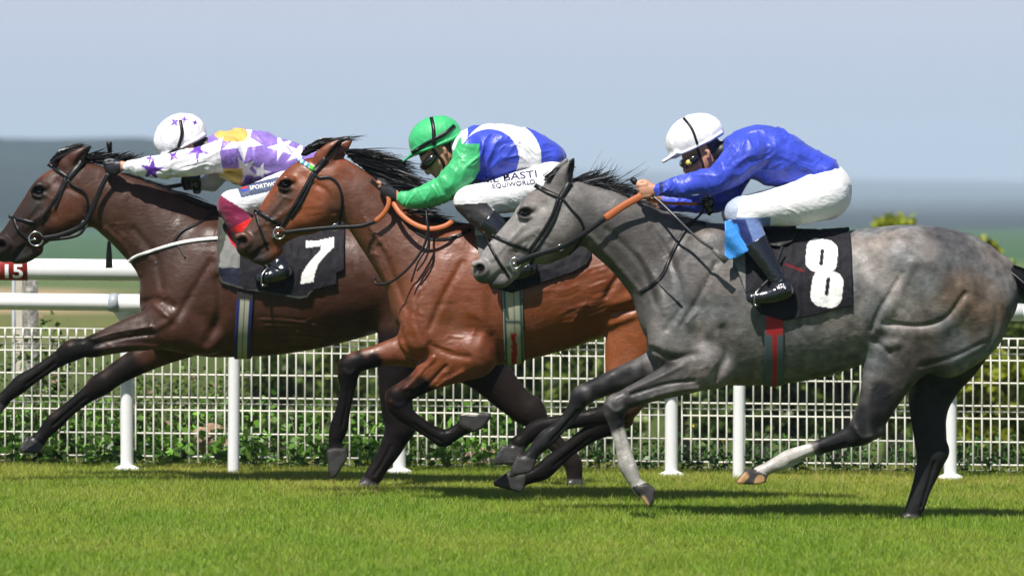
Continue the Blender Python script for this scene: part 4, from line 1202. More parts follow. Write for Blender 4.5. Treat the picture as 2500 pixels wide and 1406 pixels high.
# ---- rider of the grey: royal blue, white cap
def rider_blue():
    arm = [(1818, 378, -76, 44), (1780, 415, -80, 38), (1742, 440, -80, 31), (1692, 450, -76, 28), (1645, 459, -70, 22), (1608, 464, -66, 15)]
    farm = [(1818, 388, 76, 40), (1800, 435, 70, 34), (1775, 480, 60, 28), (1720, 497, 46, 22), (1660, 497, 40, 19), (1620, 494, 36, 16)]
    torso = [(1800, 372, 0, 42, 62), (1850, 374, 0, 66, 84), (1905, 388, 0, 66, 78), (1965, 412, 0, 52, 66), (2008, 424, 0, 42, 62)]
    hips = [(1985, 440, 0, 48, 62), (2015, 455, 0, 60, 72), (2018, 475, 0, 60, 72)]
    thigh = [(2008, 478, -44, 58), (1950, 495, -62, 54), (1880, 508, -84, 44), (1812, 518, -98, 37)]
    shin = [(1803, 520, -98, 38), (1818, 555, -108, 35), (1840, 592, -120, 29), (1865, 635, -132, 22)]
    blue = np.array((.035, .065, .52))
    def silkf(P):
        C = np.tile(blue, (len(P), 1)); n = vnoise(P, 1 / 18., 9)
        C *= (.8 + .4 * n)[:, None]
        m = (np.abs(P[:, 0] - 1612) < 4) & (P[:, 2] < 0); C[m] = (.012, .018, .10)
        return C
    def brf(P):
        C = np.tile(np.array((.78, .78, .80)), (len(P), 1))
        sh = (P[:, 0] < 1875) & (P[:, 1] > 532 + (P[:, 0] - 1770) * -.02)
        C[sh] = (.13, .20, .42)
        st = sh & (np.abs((P[:, 0] - 1800) + (P[:, 1] - 545) * -.35) < 17) & (P[:, 1] > 534); C[st] = (.012, .025, .14)
        lo = (P[:, 1] > 545) & (P[:, 0] < 1798 + (P[:, 1] - 560) * .3); C[lo] = (.05, .28, .75)
        kn = (P[:, 0] < 1800 + (500 - P[:, 1]) * .3) & (P[:, 1] < 534); C[kn] = (.38, .44, .58)
        return C
    def glove(P, C):
        return paints(P, (1, 1, 1), [([(1725, 500, 36)], 1, 1, (0, 0, 0))]) * 0 + C
    root, at, ss, sb = rider(PC, "jockey in royal blue silks with white cap, holding a whip, on the grey horse", (1721, 376), (-.9, .43),
        arm, torso, farm, hips, thigh, shin,
        ((1604, 464), (1570, 452), (1578, 478), -64, (-1, .12)), ((1622, 494), (1598, 488), (1602, 508), 34, (-1, .1), -1),
        [(1760, 372, 26), (1800, 376, 30)], silkf,
        [[(1960, 442, 0, 16, 62), (2000, 432, 0, 18, 66)]], (9.5, [(0, 0, (.8, -.6)), ((1700, 450), 70, (.35, 1)), ((1830, 350), 45, (.3, 1)), ((1960, 420), 60, (.9, .5))], (140, 32)), None, brf)
    boots(root, PC, [(1836, 586, 119, 32), (1852, 614, 128, 28), (1876, 652, 138, 22), (1895, 684, 144, 20)], [(1908, 706, 146, 24), (1880, 716, 146, 21), (1850, 722, 147, 17), (1828, 724, 148, 13)], None)
    def cap(P, at):
        return np.tile(np.array((.80, .80, .83)), (len(P), 1))
    hs, at = helmet(root, PC, (1721, 376), (-.9, .43), cap)
    strap("cap_strap", hs, [at(10, 102), at(4, 70), at(8, 30)], 6, PC, M['leather'], root)
    strap("chin_strap", Surf(*_skin_cache(root, PC)), [at(12, 26), at(14, 0), at(20, -30), at(34, -52)], 6, PC, M['leather'], root, dflt=-34)
    goggles(root, PC, at)
    mb = MB(); c = at(46, -2)
    mb.tube([tuple(x) for x in PC.W([(c[0], c[1], -44), (c[0], c[1], -40)])], 7.5 * PC.s, 16)
    mb.build("goggle_disc", mat("gold_disc", (.65, .5, .08), rough=.4), root)
    # hanging blue knee cover
    poly = [(1764, 540), (1764, 628), (1776, 632), (1800, 626), (1826, 606), (1812, 580), (1792, 556), (1780, 536)]
    sheet(root, PC, "knee_cover", poly, lambda u, v: -136 - 6 * math.sin((u - v) * .08), mat("bright_blue_cloth", (.045, .27, .72), rough=.5, bump=(15, .5, .02)))
    return root

def _skin_cache(root, pl):
    for o in root.children:
        if o.name.split('.')[0] == 'body':
            n = len(o.data.vertices); co = np.empty(n * 3, np.float32); o.data.vertices.foreach_get("co", co)
            co = co.reshape(-1, 3) + np.array(rootloc(root))
            P = np.stack([co[:, 0] / pl.s + 1250, HOR - (co[:, 2] - ZC) / pl.s, (co[:, 1] - pl.d) / pl.s], 1)
            F = np.empty(len(o.data.polygons) * 4, np.int32); o.data.polygons.foreach_get("vertices", F)
            return P, F.reshape(-1, 4)

def sheet(root, pl, name, poly, wf, m, step=3, th=.003, colf=None):
    P = np.array(poly, float); us = np.arange(P[:, 0].min(), P[:, 0].max() + step, step); vs = np.arange(P[:, 1].min(), P[:, 1].max() + step, step)
    U, V = np.meshgrid(us, vs, indexing='ij'); ins = polysd(U, V, poly) < step * .6
    idx = -np.ones(U.shape, int); idx[ins] = np.arange(ins.sum())
    pts = [(u, v, wf(u, v)) for u, v in zip(U[ins], V[ins])]
    F = [[idx[i, j], idx[i, j + 1], idx[i + 1, j + 1], idx[i + 1, j]] for i in range(len(us) - 1) for j in range(len(vs) - 1)
         if min(idx[i, j], idx[i, j + 1], idx[i + 1, j + 1], idx[i + 1, j]) >= 0]
    return thick(mesh_obj(name, pl.W(np.array(pts)), F, m, root, col=None if colf is None else colf(np.array(pts))), th)

# ---- rider of the bay: blue and white, green sleeves and cap
def rider_green():
    arm = [(1146, 366, -72, 31), (1138, 398, -78, 35), (1120, 430, -80, 35), (1094, 452, -78, 32), (1058, 471, -72, 29), (1020, 484, -68, 24), (990, 487, -64, 17)]
    farm = [(1150, 380, 70, 32), (1138, 420, 72, 30), (1105, 456, 66, 26), (1060, 476, 52, 22), (1015, 482, 44, 18), (985, 480, 40, 14)]
    torso = [(1142, 362, 0, 42, 56), (1188, 372, 0, 70, 80), (1245, 370, 0, 64, 76), (1300, 378, 0, 52, 66), (1345, 388, 0, 34, 58)]
    hips = [(1322, 415, 0, 38, 60), (1350, 430, 0, 46, 68), (1350, 450, 0, 50, 70)]
    thigh = [(1340, 452, -44, 54), (1285, 465, -62, 50), (1215, 480, -84, 42), (1152, 488, -98, 36)]
    shin = [(1142, 492, -98, 33), (1168, 520, -106, 31), (1200, 546, -116, 27), (1232, 575, -124, 23)]
    blue = np.array((.04, .07, .55)); grn = np.array((.05, .44, .16)); wh = np.array((.80, .80, .84))
    def silkf(P):
        u, v = P[:, 0], P[:, 1]
        C = np.tile(wh, (len(P), 1))
        e1 = ((u - 1195) / 72) ** 2 + ((v - 386) / 70) ** 2 < 1
        e2 = ((u - 1225) / 96) ** 2 + ((v - 386) / 93) ** 2 > 1
        C[e1] = blue; C[e2 & (u > 1142)] = blue
        C[(u < 1190) & (v > 395)] = blue
        d = dist3(P, [a[:3] for a in arm]); sl = (d < 44) & (P[:, 2] < -36) & (u < 1172 + (v - 380) * .02)
        d2 = dist3(P, [a[:3] for a in farm]); sl |= (d2 < 40) & (P[:, 2] > 30) & (u < 1166)
        sl &= ~((u > 1128) & (v < 352))
        C[sl] = grn
        C *= (.85 + .3 * vnoise(P, 1 / 20., 9))[:, None]
        return np.minimum(C, .85)
    def brf(P):
        C = np.tile(np.array((.78, .78, .80)), (len(P), 1))
        C[(P[:, 1] > 499 + (P[:, 0] - 1120) * -.06) & (P[:, 0] < 1230) & ((P[:, 1] - 496) > (P[:, 0] - 1190) * 1.2)] = (.035, .033, .036)
        return C
    def glove(P, C):
        m = (P[:, 0] < 969) & (P[:, 1] > 425) & (P[:, 2] < 0) | (P[:, 0] < 968) & (P[:, 1] > 425)
        C[m] = (.02, .02, .026)
        C[(dist3(P, [(923, 449, -62), (928, 452, -50)]) < 9)] = SK
        return C
    root, at, ss, sb = rider(PB, "jockey in blue and white silks with green sleeves and cap on the bay horse", (1079, 369), (-.76, .65),
        arm, torso, farm, hips, thigh, shin,
        ((974, 483), (938, 450), (950, 480), -60, (-.9, -.35)), ((978, 478), (952, 462), (958, 486), 38, (-1, 0), -1),
        [(1110, 372, 24), (1140, 368, 26)], silkf,
        [[(1185, 440, 0, 10, 60), (1145, 425, 0, 16, 50)]], (9.0, [(0, 0, (.5, -.85)), ((1080, 460), 80, (.55, 1)), ((1300, 380), 60, (.9, .4))], (135, 30)), glove, brf,
        [("print", "EQUIWORLD", M['text_navy'], 1203, 462, 104, 13, -.11, 1.6, .012), ("print", "AL BASTI", M['text_navy'], 1180, 449, 132, 17, -.13, 1.6, .012)])
    boots(root, PB, [(1186, 535, 113, 32), (1212, 558, 122, 29), (1250, 600, 134, 22), (1275, 632, 142, 20)], [(1290, 652, 144, 23), (1262, 662, 144, 20), (1232, 668, 145, 16), (1212, 670, 146, 12)], None)
    hs, at = helmet(root, PB, (1079, 369), (-.93, .37), lambda P, at: np.tile(np.array((.05, .46, .17)), (len(P), 1)), rad=(66, 52, 47), ctr=(4, 36), peak=(100, 12), cut=16)
    strap("cap_strap", hs, [at(-52, 46), at(-20, 36), at(30, 30), at(70, 22)], 9, PB, M['leather'], root)
    strap("cap_strap", hs, [at(-6, 86), at(-2, 60), at(12, 20)], 9, PB, M['leather'], root)
    f2 = lambda a, b, fr=frame((-.76, .65)): tuple(np.array((1079, 369)) + fr[0] * a + fr[1] * b)
    strap("chin_strap", Surf(*_skin_cache(root, PB)), [f2(14, 22), f2(14, 0), f2(16, -24), f2(34, -50)], 7, PB, M['leather'], root, dflt=-34)
    goggles(root, PB, f2)
    return root

# ---- rider of the dark horse: lilac and white
def rider_lilac():
    arm = [(560, 375, -68, 38), (528, 384, -78, 36), (488, 394, -80, 32), (445, 402, -78, 29), (395, 408, -72, 25), (350, 408, -68, 21), (322, 405, -64, 15)]
    farm = [(560, 385, 68, 34), (530, 420, 72, 28), (510, 445, 66, 22), (490, 450, 54, 16), (478, 450, 50, 12)]
    torso = [(548, 370, 0, 48, 58), (600, 380, 0, 64, 82), (655, 388, 0, 56, 76), (715, 398, 0, 44, 66), (755, 408, 0, 34, 60)]
    hips = [(735, 425, 0, 40, 62), (755, 440, 0, 48, 70), (750, 458, 0, 50, 70)]
    thigh = [(740, 455, -44, 50), (690, 465, -62, 44), (635, 484, -84, 38), (582, 498, -98, 35)]
    shin = [(570, 502, -98, 35), (590, 540, -106, 30), (620, 572, -116, 25), (650, 600, -124, 22)]
    lil = np.array((.27, .17, .56)); wh = np.array((.80, .79, .84)); gold = np.array((.58, .42, .10)); pur = np.array((.12, .03, .38))
    def silkf(P):
        u, v = P[:, 0], P[:, 1]
        C = np.tile(lil, (len(P), 1))
        for st in (star(595, 345, 52, 20, 5, .2), star(600, 415, 34, 13, 5, .5), star(640, 420, 26, 9, 5, 0), star(690, 360, 36, 12, 5, .6), star(730, 375, 34, 12, 5, 0)):
            C = polyfill(C, P, st, wh, False)
        C[(dist3(P * [1, 1, 0], [(540, 322, 0), (560, 330, 0), (590, 330, 0)]) < 17)] = gold
        C[(u < 596) & (v > 412) & (u + (v - 412) * .2 < 600) & (u > 500)] = gold
        d = dist3(P, [a[:3] for a in arm]); sl = (d < 46) & (P[:, 2] < -36) & (u < 543 + np.abs(v - 375) * .15)
        d2 = dist3(P, [a[:3] for a in farm]); sl |= (d2 < 40) & (P[:, 2] > 34) & (u < 548)
        C[sl] = wh
        Q = np.where(sl[:, None], P, 1e6)
        for st in (star(377, 416, 32, 11, 5, -1.45), star(487, 368, 34, 9, 5, .25), star(430, 382, 15, 6, 4, .6), star(372, 388, 12, 4, 4, .2)):
            C = polyfill(C, Q, st, pur, False)
        C *= (.88 + .24 * vnoise(P, 1 / 20., 9))[:, None]
        return np.minimum(C, .85)
    def brf(P):
        u, v = P[:, 0], P[:, 1]
        C = np.tile(np.array((.74, .74, .78)), (len(P), 1))
        mm = (v > 476 + (u - 545) * .62) & (u < 680)
        C[mm] = (.19, .010, .055)
        rb = mm & (v > 547 - (u - 590) * .55) & (v < 600); C[rb] = (.72, .012, .01)
        C = polyfill(C, P, [(584, 456), (684, 432), (684, 462), (596, 483)], (.05, .07, .14))
        C = polyfill(C, P, [(588, 457), (600, 452), (612, 457), (600, 462)], (.6, .03, .04))
        C = polyfill(C, P, [(596, 464), (610, 460), (612, 466), (598, 469)], (.03, .05, .4))
        return C
    def glove(P, C):
        C[(P[:, 0] < 300) & (P[:, 2] < 0)] = (.015, .015, .022)
        C[(P[:, 0] < 490) & (P[:, 2] > 20) & (P[:, 1] > 425) & (P[:, 0] > 440)] = (.012, .012, .012)
        return C
    root, at, ss, sb = rider(PA, "jockey in lilac silks with white starred sleeves and white cap on the dark horse", (462, 358), (-.92, .4),
        arm, torso, farm, hips, thigh, shin,
        ((306, 405), (274, 400), (282, 422), -60, (-1, .1)), ((476, 450), (458, 438), (462, 458), 46, (-1, .2), -1),
        [(515, 360, 25), (550, 366, 28)], silkf,
        [[(545, 420, -20, 12, 40), (590, 440, -20, 12, 50)]], (9.0, [(0, 0, (.3, 1)), ((430, 400), 110, (1, -.25)), ((710, 380), 55, (.5, 1))], (135, 30)), glove, brf,
        [("print", "SPORTWO", M['text_white'], 616, 464, 66, 10, -.17, 1.6, .01)])
    boots(root, PA, [(612, 566, 113, 28), (634, 590, 120, 25), (664, 622, 130, 21), (684, 644, 137, 20)], [(698, 660, 138, 22), (676, 669, 138, 19), (654, 673, 139, 16), (640, 675, 140, 12)], None)
    def cap(P, at):
        C = np.tile(np.array((.80, .80, .83)), (len(P), 1))
        for st in (star(429, 300, 13, 5, 4, .9), star(452, 292, 14, 3, 4, .1), star(478, 300, 8, 3, 4, .3)): C = polyfill(C, P, st, (.12, .03, .38), False)
        return C
    hs, at = helmet(root, PA, (462, 358), (-.90, .43), cap, rad=(66, 54, 48), ctr=(10, 32), peak=(80, 6), cut=4, pw=26)
    strap("cap_strap", hs, [at(-10, 66), at(0, 34), at(22, 8)], 8, PA, M['leather'], root)
    strap("cap_strap", hs, [at(22, 8), at(50, 5), at(72, 4)], 6, PA, M['leather'], root)
    goggles(root, PA, at)
    return root
# ---------------------------------------------------------------- tack
def drape(name, surf, pl, poly, m, parent, lift, colf, vmid, th=.006, step=2.0, both=True, wr=2.2, seed=3):
    P = np.array(poly, float)
    us = np.arange(P[:, 0].min() - 2, P[:, 0].max() + 4, step)
    th_ = np.arange(-112, 112.1, 1.0 * step / 2.2)
    Rr = np.full((len(us), len(th_)), np.nan)
    for i, u in enumerate(us):
        for j, q in enumerate(th_):
            d = (0, -math.cos(R(q)), -math.sin(R(q)))
            h = surf.out((u, vmid, 0), d)
            if h is not None: Rr[i, j] = (h - Vector((u, vmid, 0))).length
    med = np.nanmedian(Rr, axis=0); Rr = np.where(np.isnan(Rr), med[None, :], Rr)
    for _ in range(6):
        A = np.pad(Rr, 1, 'edge'); Sm = (A[:-2, 1:-1] + A[2:, 1:-1] + A[1:-1, :-2] + A[1:-1, 2:] + 2 * Rr) / 6
        Rr = np.maximum(Sm, Rr * .3 + Sm * .7)
    U = np.repeat(us[:, None], len(th_), 1); TH = np.repeat(np.radians(th_)[None, :], len(us), 0)
    pre = np.stack([U, vmid - np.cos(TH) * Rr, -np.sin(TH) * Rr], -1)
    n = vnoise(pre.reshape(-1, 3) * np.array([1, .45, 1]), 1 / 16., seed).reshape(U.shape)
    Rf = Rr + lift + wr * 2 * (1 - np.abs(2 * n - 1))
    X = np.stack([U, vmid - np.cos(TH) * Rf, -np.sin(TH) * Rf], -1)
    vt = np.array([min([v for v in np.arange(P[:, 1].min(), P[:, 1].max(), 1.) if inpoly(np.array([u]), np.array([v]), poly)[0]] or [1e9]) for u in us])
    Vq = np.maximum(X[..., 1], vt[:, None] + 1.5)
    Vq = np.where(np.abs(TH) < .3, vt[:, None] + 1.5, Vq)
    ins = inpoly(U, Vq, poly)
    if not both: ins &= TH > 0.3
    idx = -np.ones(U.shape, int); idx[ins] = np.arange(ins.sum())
    V = X[ins]
    q = np.stack([idx[:-1, :-1], idx[:-1, 1:], idx[1:, 1:], idx[1:, :-1]], -1).reshape(-1, 4)
    F = q[(q >= 0).all(1)]
    C = colf(V) if colf else None
    o = mesh_obj(name, pl.W(V), F, m, parent, True, C)
    return thick(o, th)

def number_cloth_col(shape, dark=(.016, .015, .019)):
    def f(V):
        C = np.tile(np.array(dark, float), (len(V), 1))
        C[shape(V[:, 0], V[:, 1])] = (.76, .76, .74)
        return C
    return f

def eight(U, V):
    a = R(-8)
    def loc(cu, cv):
        x = U - cu; y = V - cv
        return x * math.cos(a) - y * math.sin(a) * -1 * -1, x * math.sin(a) + y * math.cos(a)
    def rr(cu, cv, hw, hh, r):
        x, y = loc(cu, cv); qx = np.abs(x) - hw + r; qy = np.abs(y) - hh + r
        return np.hypot(np.maximum(qx, 0), np.maximum(qy, 0)) + np.minimum(np.maximum(qx, qy), 0) - r
    o = np.minimum(rr(2000, 624, 38, 40, 26), rr(2011, 703, 38, 44, 28))
    i = np.minimum(rr(2000, 627, 4.5, 20, 4), rr(2012, 697, 4.5, 22, 4))
    return (o < 0) & (i > 0)

SEVEN = [(751, 588), (780, 587), (820, 578), (819, 602), (796, 625), (782, 642), (774, 665), (770, 686), (739, 691), (743, 665), (755, 645), (786, 611), (789, 597), (782, 601), (750, 605)]

HG, SG = make_grey()
HB, SB = make_bay()
HD, SD = make_dark()

Lm = M['leather']
def girth(root, sf, pl, top, bot, w, cols, arc=(72, 288)):
    a = np.array(top, float); b = np.array(bot, float); ax = (b - a) / np.linalg.norm(b - a); nr = np.array([-ax[1], ax[0]])
    def cf(V):
        o = (V[:, :2] - a) @ nr; C = np.tile(np.array(cols[0][1], float), (len(V), 1))
        t = (V[:, :2] - a) @ ax
        for c in cols[1:]:
            m = (o > c[0][0]) & (o < c[0][1])
            if len(c) > 2: m &= (t > c[2][0]) & (t < c[2][1])
            C[m] = c[1]
        return C
    loop("girth", sf, top, bot, w, pl, M['webbing'], root, 3.5, .006, 70, colf=cf, arc=arc, rows_n=17)

# --- grey
cloth8 = [(1784, 628), (1800, 600), (1860, 580), (1929, 574), (2027, 556), (2052, 552), (2062, 568), (2070, 680), (2074, 745), (2043, 750), (2000, 762), (1962, 771), (1905, 780), (1850, 764), (1815, 712)]
def col8(V):
    C = number_cloth_col(eight)(V)
    m = (V[:, 0] < 1815) & (V[:, 1] > 600 + (V[:, 0] - 1784) * .5) & (V[:, 2] < 0); C[m] = (.17, .17, .165)
    r = (dist2d(V[:, 0], V[:, 1], [(1912, 644), (1954, 660)]) < 3) & (V[:, 2] < 0); C[r] = (.12, .01, .015)
    return C
drape("saddle_cloth", SG, PC, cloth8, M['cloth'], HG, 5, col8, 735)
drape("saddle", SG, PC, [(1850, 575), (1870, 560), (1940, 556), (1944, 566), (1930, 592), (1900, 604), (1870, 600)], M['leather'], HG, 13, None, 735, .02, wr=.3)
girth(HG, SG, PC, (1877, 560), (1887, 942), 46, [(0, (.055, .085, .095)), ((-8, 4), (.33, .008, .010), (240, 400)), ((-21, 19), (.33, .008, .010), (205, 252))], arc=(60, 300))
hb = [("browband", [(1305, 452), (1335, 468), (1366, 482)], 11), ("headpiece", [(1392, 447), (1378, 468), (1364, 486)], 15),
      ("cheekpiece", [(1362, 485), (1348, 525), (1325, 565), (1291, 612)], 8), ("cheekpiece", [(1370, 488), (1352, 540), (1325, 585), (1300, 620)], 6),
      ("noseband", [(1200, 574), (1245, 593), (1290, 611)], 9), ("nose_strap", [(1180, 566), (1191, 590), (1214, 632), (1243, 676)], 7),
      ("throatlash", [(1372, 484), (1395, 512), (1416, 536), (1424, 560), (1412, 596), (1388, 622)], 6), ("jaw_strap", [(1290, 611), (1302, 626), (1296, 646)], 8),
      ("neck_strap", [(1722, 548), (1690, 545), (1665, 572), (1640, 615), (1615, 670), (1585, 698), (1562, 712)], 8), ("neck_strap", [(1612, 668), (1608, 690), (1622, 706), (1662, 746)], 3.5)]
for n, p, w in hb: strap(n, SG, p, w, PC, Lm, HG)
ring("bit_ring", (1258, 642, -36), 13, 2, PC, M['metal'], HG); ring("rein_ring", (1368, 604, -52), 7, 1.6, PC, M['metal'], HG)
line("bit", [(1258, 642, -36), (1240, 650, -24), (1232, 652, 0), (1240, 650, 24), (1258, 642, 36)], 3, PC, M['metal'], HG)
line("rein", [(1262, 642, -38), (1302, 624, -46), (1370, 602, -54), (1425, 570, -62), (1476, 533, -66)], 6.5, PC, Lm, HG, flat=.3)
line("rein_grip", [(1476, 533, -66), (1520, 503, -68), (1558, 482, -66), (1570, 476, -62)], 9, PC, M['tan'], HG, flat=.3)
line("rein_grip", [(1570, 482, -46), (1617, 495, -34), (1660, 497, -26), (1702, 498, -20)], 4, PC, M['tan'], HG)
line("rein", [(1702, 498, -20), (1716, 500, -18), (1712, 520, -22), (1690, 540, -30), (1672, 548, -34)], 3, PC, Lm, HG)
line("rein", [(1262, 642, 38), (1370, 602, 54), (1476, 533, 60), (1600, 492, 40)], 6, PC, Lm, HG, flat=.3)
# --- bay
drape("saddle_cloth", SB, PB, [(1158, 560), (1200, 548), (1300, 548), (1420, 552), (1436, 600), (1444, 625), (1432, 645), (1398, 664), (1320, 690), (1250, 714), (1200, 700), (1172, 640)], M['cloth'], HB, 5,
      lambda V: np.where(((V[:, 0] < 1192) & (V[:, 1] > 575))[:, None], np.array((.17, .17, .165)), np.where(((V[:, 0] < 1188) & (V[:, 1] < 578))[:, None], np.array((.6, .58, .45)), np.array((.014, .014, .017)))), 720)
drape("saddle", SB, PB, [(1190, 560), (1210, 545), (1330, 545), (1330, 575), (1290, 590), (1260, 610), (1220, 610), (1200, 600)], M['leather'], HB, 13, None, 720, .02, wr=.3)
girth(HB, SB, PB, (1247, 560), (1256, 882), 48, [(0, (.36, .36, .26)), ((-24, -17), (.03, .09, .10)), ((16, 24), (.03, .09, .10)), ((-5, -2), (.12, .16, .13)), ((-6, 6), (.34, .008, .012), (248, 400)), ((-20, 20), (.03, .05, .055), (222, 230))], arc=(60, 300))
def brow(V):
    t = V[:, 0] * .82 + V[:, 1] * .56; k = np.floor(t / 3.6).astype(int)
    C = np.where((k % 3 == 0)[:, None], np.array((.02, .12, .5)), np.where((k % 3 == 1)[:, None], np.array((.75, .78, .78)), np.array((.02, .35, .33))))
    C[V[:, 0] > 756] = (.06, .5, .03)
    return C
o = strap("browband", SB, [(726, 388), (745, 399), (768, 414)], 10, PB, M['webbing'], HB)
me = o.data; n = len(me.vertices); co = np.empty(n * 3, np.float32); me.vertices.foreach_get("co", co); co = co.reshape(-1, 3) + np.array(rootloc(HB))
Vp = np.stack([co[:, 0] / PB.s + 1250, HOR - (co[:, 2] - ZC) / PB.s, co[:, 1] * 0], 1)
ca = me.color_attributes.new("Col", 'FLOAT_COLOR', 'POINT'); c4 = np.ones((n, 4), np.float32); c4[:, :3] = brow(Vp); ca.data.foreach_set("color", c4.ravel())
for n, p, w in [("headpiece", [(798, 388), (785, 402), (768, 420)], 16), ("cheekpiece", [(767, 420), (748, 455), (725, 495), (704, 530), (690, 552)], 9),
                ("cheekpiece", [(770, 424), (755, 458), (735, 498), (712, 532)], 6),
                ("noseband", [(622, 511), (650, 528), (686, 548)], 11), ("nose_strap", [(622, 514), (632, 545), (642, 575), (654, 606)], 7),
                ("throatlash", [(770, 424), (780, 434), (806, 433), (826, 450), (836, 480), (834, 520), (828, 552)], 6),
                ("neck_strap", [(905, 440), (960, 490), (1000, 550), (1050, 582), (1105, 580), (1150, 560)], 7)]:
    strap(n, SB, p, w, PB, Lm, HB)
ring("bit_ring", (683, 569, -36), 14, 2.2, PB, M['metal'], HB); ring("rein_ring", (820, 555, -50), 8, 1.6, PB, M['metal'], HB)
line("bit", [(683, 569, -36), (664, 580, -24), (656, 584, 0), (664, 580, 24), (683, 569, 36)], 3, PB, M['metal'], HB)
line("rein", [(694, 568, -38), (750, 561, -46), (820, 555, -54), (880, 552, -62), (917, 541, -66)], 5, PB, Lm, HB, flat=.35)
line("rein_grip", [(917, 541, -66), (938, 522, -68), (950, 500, -68), (950, 482, -64), (944, 472, -60)], 6, PB, M['tan'], HB, flat=.4)
line("rein_grip", [(960, 494, -60), (980, 522, -78), (1012, 546, -92), (1050, 558, -100), (1085, 552, -96), (1106, 540, -88)], 6.5, PB, M['tan'], HB, flat=.4)
for pts, r in (([(1042, 512, -86), (1044, 540, -98), (1047, 562, -104), (1034, 605, -108), (1000, 652, -112), (960, 684, -108), (930, 692, -100), (918, 688, -92), (916, 672, -88)], 3.2),
               ([(1047, 566, -104), (1046, 600, -108), (1022, 640, -112), (1006, 686, -114)], 2.2), ([(1048, 566, -104), (1050, 600, -108), (1040, 632, -110), (1020, 660, -112)], 2.2)):
    line("rein", pts, r, PB, Lm, HB)
line("rein", [(694, 568, 38), (820, 555, 54), (917, 541, 60), (960, 478, 40)], 5, PB, Lm, HB, flat=.35)
# --- dark
cl7 = [(545, 600), (554, 543), (580, 536), (700, 530), (835, 545), (839, 557), (845, 660), (827, 664), (827, 694), (773, 706), (758, 724), (736, 729), (679, 719), (600, 706), (545, 690), (534, 662), (536, 620)]
def col7(V):
    C = number_cloth_col(lambda U, W_: inpoly(U, W_, SEVEN))(V)
    g = (V[:, 0] < 591) & (V[:, 2] < 0); C[g] = (.19, .19, .185)
    C[g & (V[:, 1] > 652)] = (.018, .02, .035)
    e = (polysd(V[:, 0], V[:, 1], cl7) > -7) & ((V[:, 0] < 600) | (V[:, 1] > 705)); C[e] = (.055, .058, .05)
    C[(dist2d(V[:, 0], V[:, 1], [(560, 560), (572, 590), (592, 612)]) < 4)] = (.45, .02, .03)
    return C
drape("saddle_cloth", SD, PA, cl7, M['cloth'], HD, 5, col7, 720)
drape("saddle", SD, PA, [(590, 560), (610, 535), (690, 535), (690, 560), (665, 580), (640, 590), (610, 580)], M['leather'], HD, 13, None, 720, .02, wr=.3)
girth(HD, SD, PA, (617, 560), (593, 873), 40, [(0, (.012, .016, .13)), ((-12, 12), (.38, .38, .29)), ((-1, 1), (.1, .12, .12)), ((-22, 22), (.02, .016, .018), (60, 170))], arc=(60, 300))
for n, p, w in [("browband", [(116, 400), (140, 415), (168, 432)], 11), ("headpiece", [(206, 396), (190, 412), (168, 436)], 16),
                ("cheekpiece", [(163, 434), (148, 470), (125, 505), (104, 540)], 8), ("cheekpiece", [(166, 440), (150, 480), (138, 510)], 6),
                ("noseband", [(22, 528), (50, 535), (90, 545)], 8), ("nose_strap", [(34, 533), (44, 556), (66, 580), (86, 590)], 8),
                ("throatlash", [(168, 438), (180, 452), (205, 466), (216, 485), (216, 520), (212, 550)], 6)]:
    strap(n, SD, p, w, PA, Lm, HD)
strap("breast_strap", SD, [(314, 640), (330, 628), (356, 618), (427, 596), (484, 585), (556, 579)], 7.5, PA, M['white_strap'], HD, lift=3.5)
strap("neck_strap", SD, [(527, 514), (506, 532), (484, 546), (450, 562), (432, 584), (429, 600)], 6, PA, Lm, HD)
strap("neck_strap", SD, [(436, 594), (448, 612), (458, 628)], 3, PA, Lm, HD)
ring("bit_ring", (91, 583, -36), 17, 2.2, PA, M['metal'], HD); ring("rein_ring", (210, 546, -48), 7, 1.6, PA, M['metal'], HD)
line("bit", [(91, 583, -36), (70, 588, -24), (62, 590, 0), (70, 588, 24), (91, 583, 36)], 3, PA, M['metal'], HD)
line("rein", [(106, 582, -38), (150, 574, -44), (195, 556, -48), (216, 538, -52), (238, 490, -56), (256, 450, -60), (270, 424, -60)], 6, PA, Lm, HD, flat=.35)
line("martingale", [(125, 585, -30), (170, 580, -28), (198, 570, -24), (212, 548, -20)], 4, PA, Lm, HD, flat=.4)
line("rein", [(106, 582, 38), (195, 556, 48), (238, 490, 54), (460, 448, 44)], 5, PA, Lm, HD, flat=.35)

RB = rider_blue(); RG = rider_green(); RL = rider_lilac()

def knot(root, pl, c, sd_):
    s = Sdf(c[0] - 34, c[0] + 34, c[1] - 38, c[1] + 38, c[2] - 30, c[2] + 30, 1.8)
    s.ball(c, (14, 20, 13), 6); s.ball((c[0] - 8, c[1] - 12, c[2] - 6), (14, 8, 11), 4); s.ball((c[0] + 3, c[1] + 16, c[2]), (10, 8, 9), 4)
    s.tube([(c[0] + 6, c[1] - 28, c[2], 4), (c[0] + 2, c[1] - 14, c[2], 5), (c[0] - 14, c[1] + 2, c[2], 4)], 4)
    P, F = s.mesh(1); P = P + normals(P, F) * ((vnoise(P, .13, sd_) - .5) * 7)[:, None]
    mesh_obj("rein_knot", pl.W(P), F, mat("wet_black_leather", (.008, .008, .009), rough=.16, spec=.6), root)
knot(HG, PC, (1730, 500, -16), 3); knot(HD, PA, (478, 450, 20), 5)
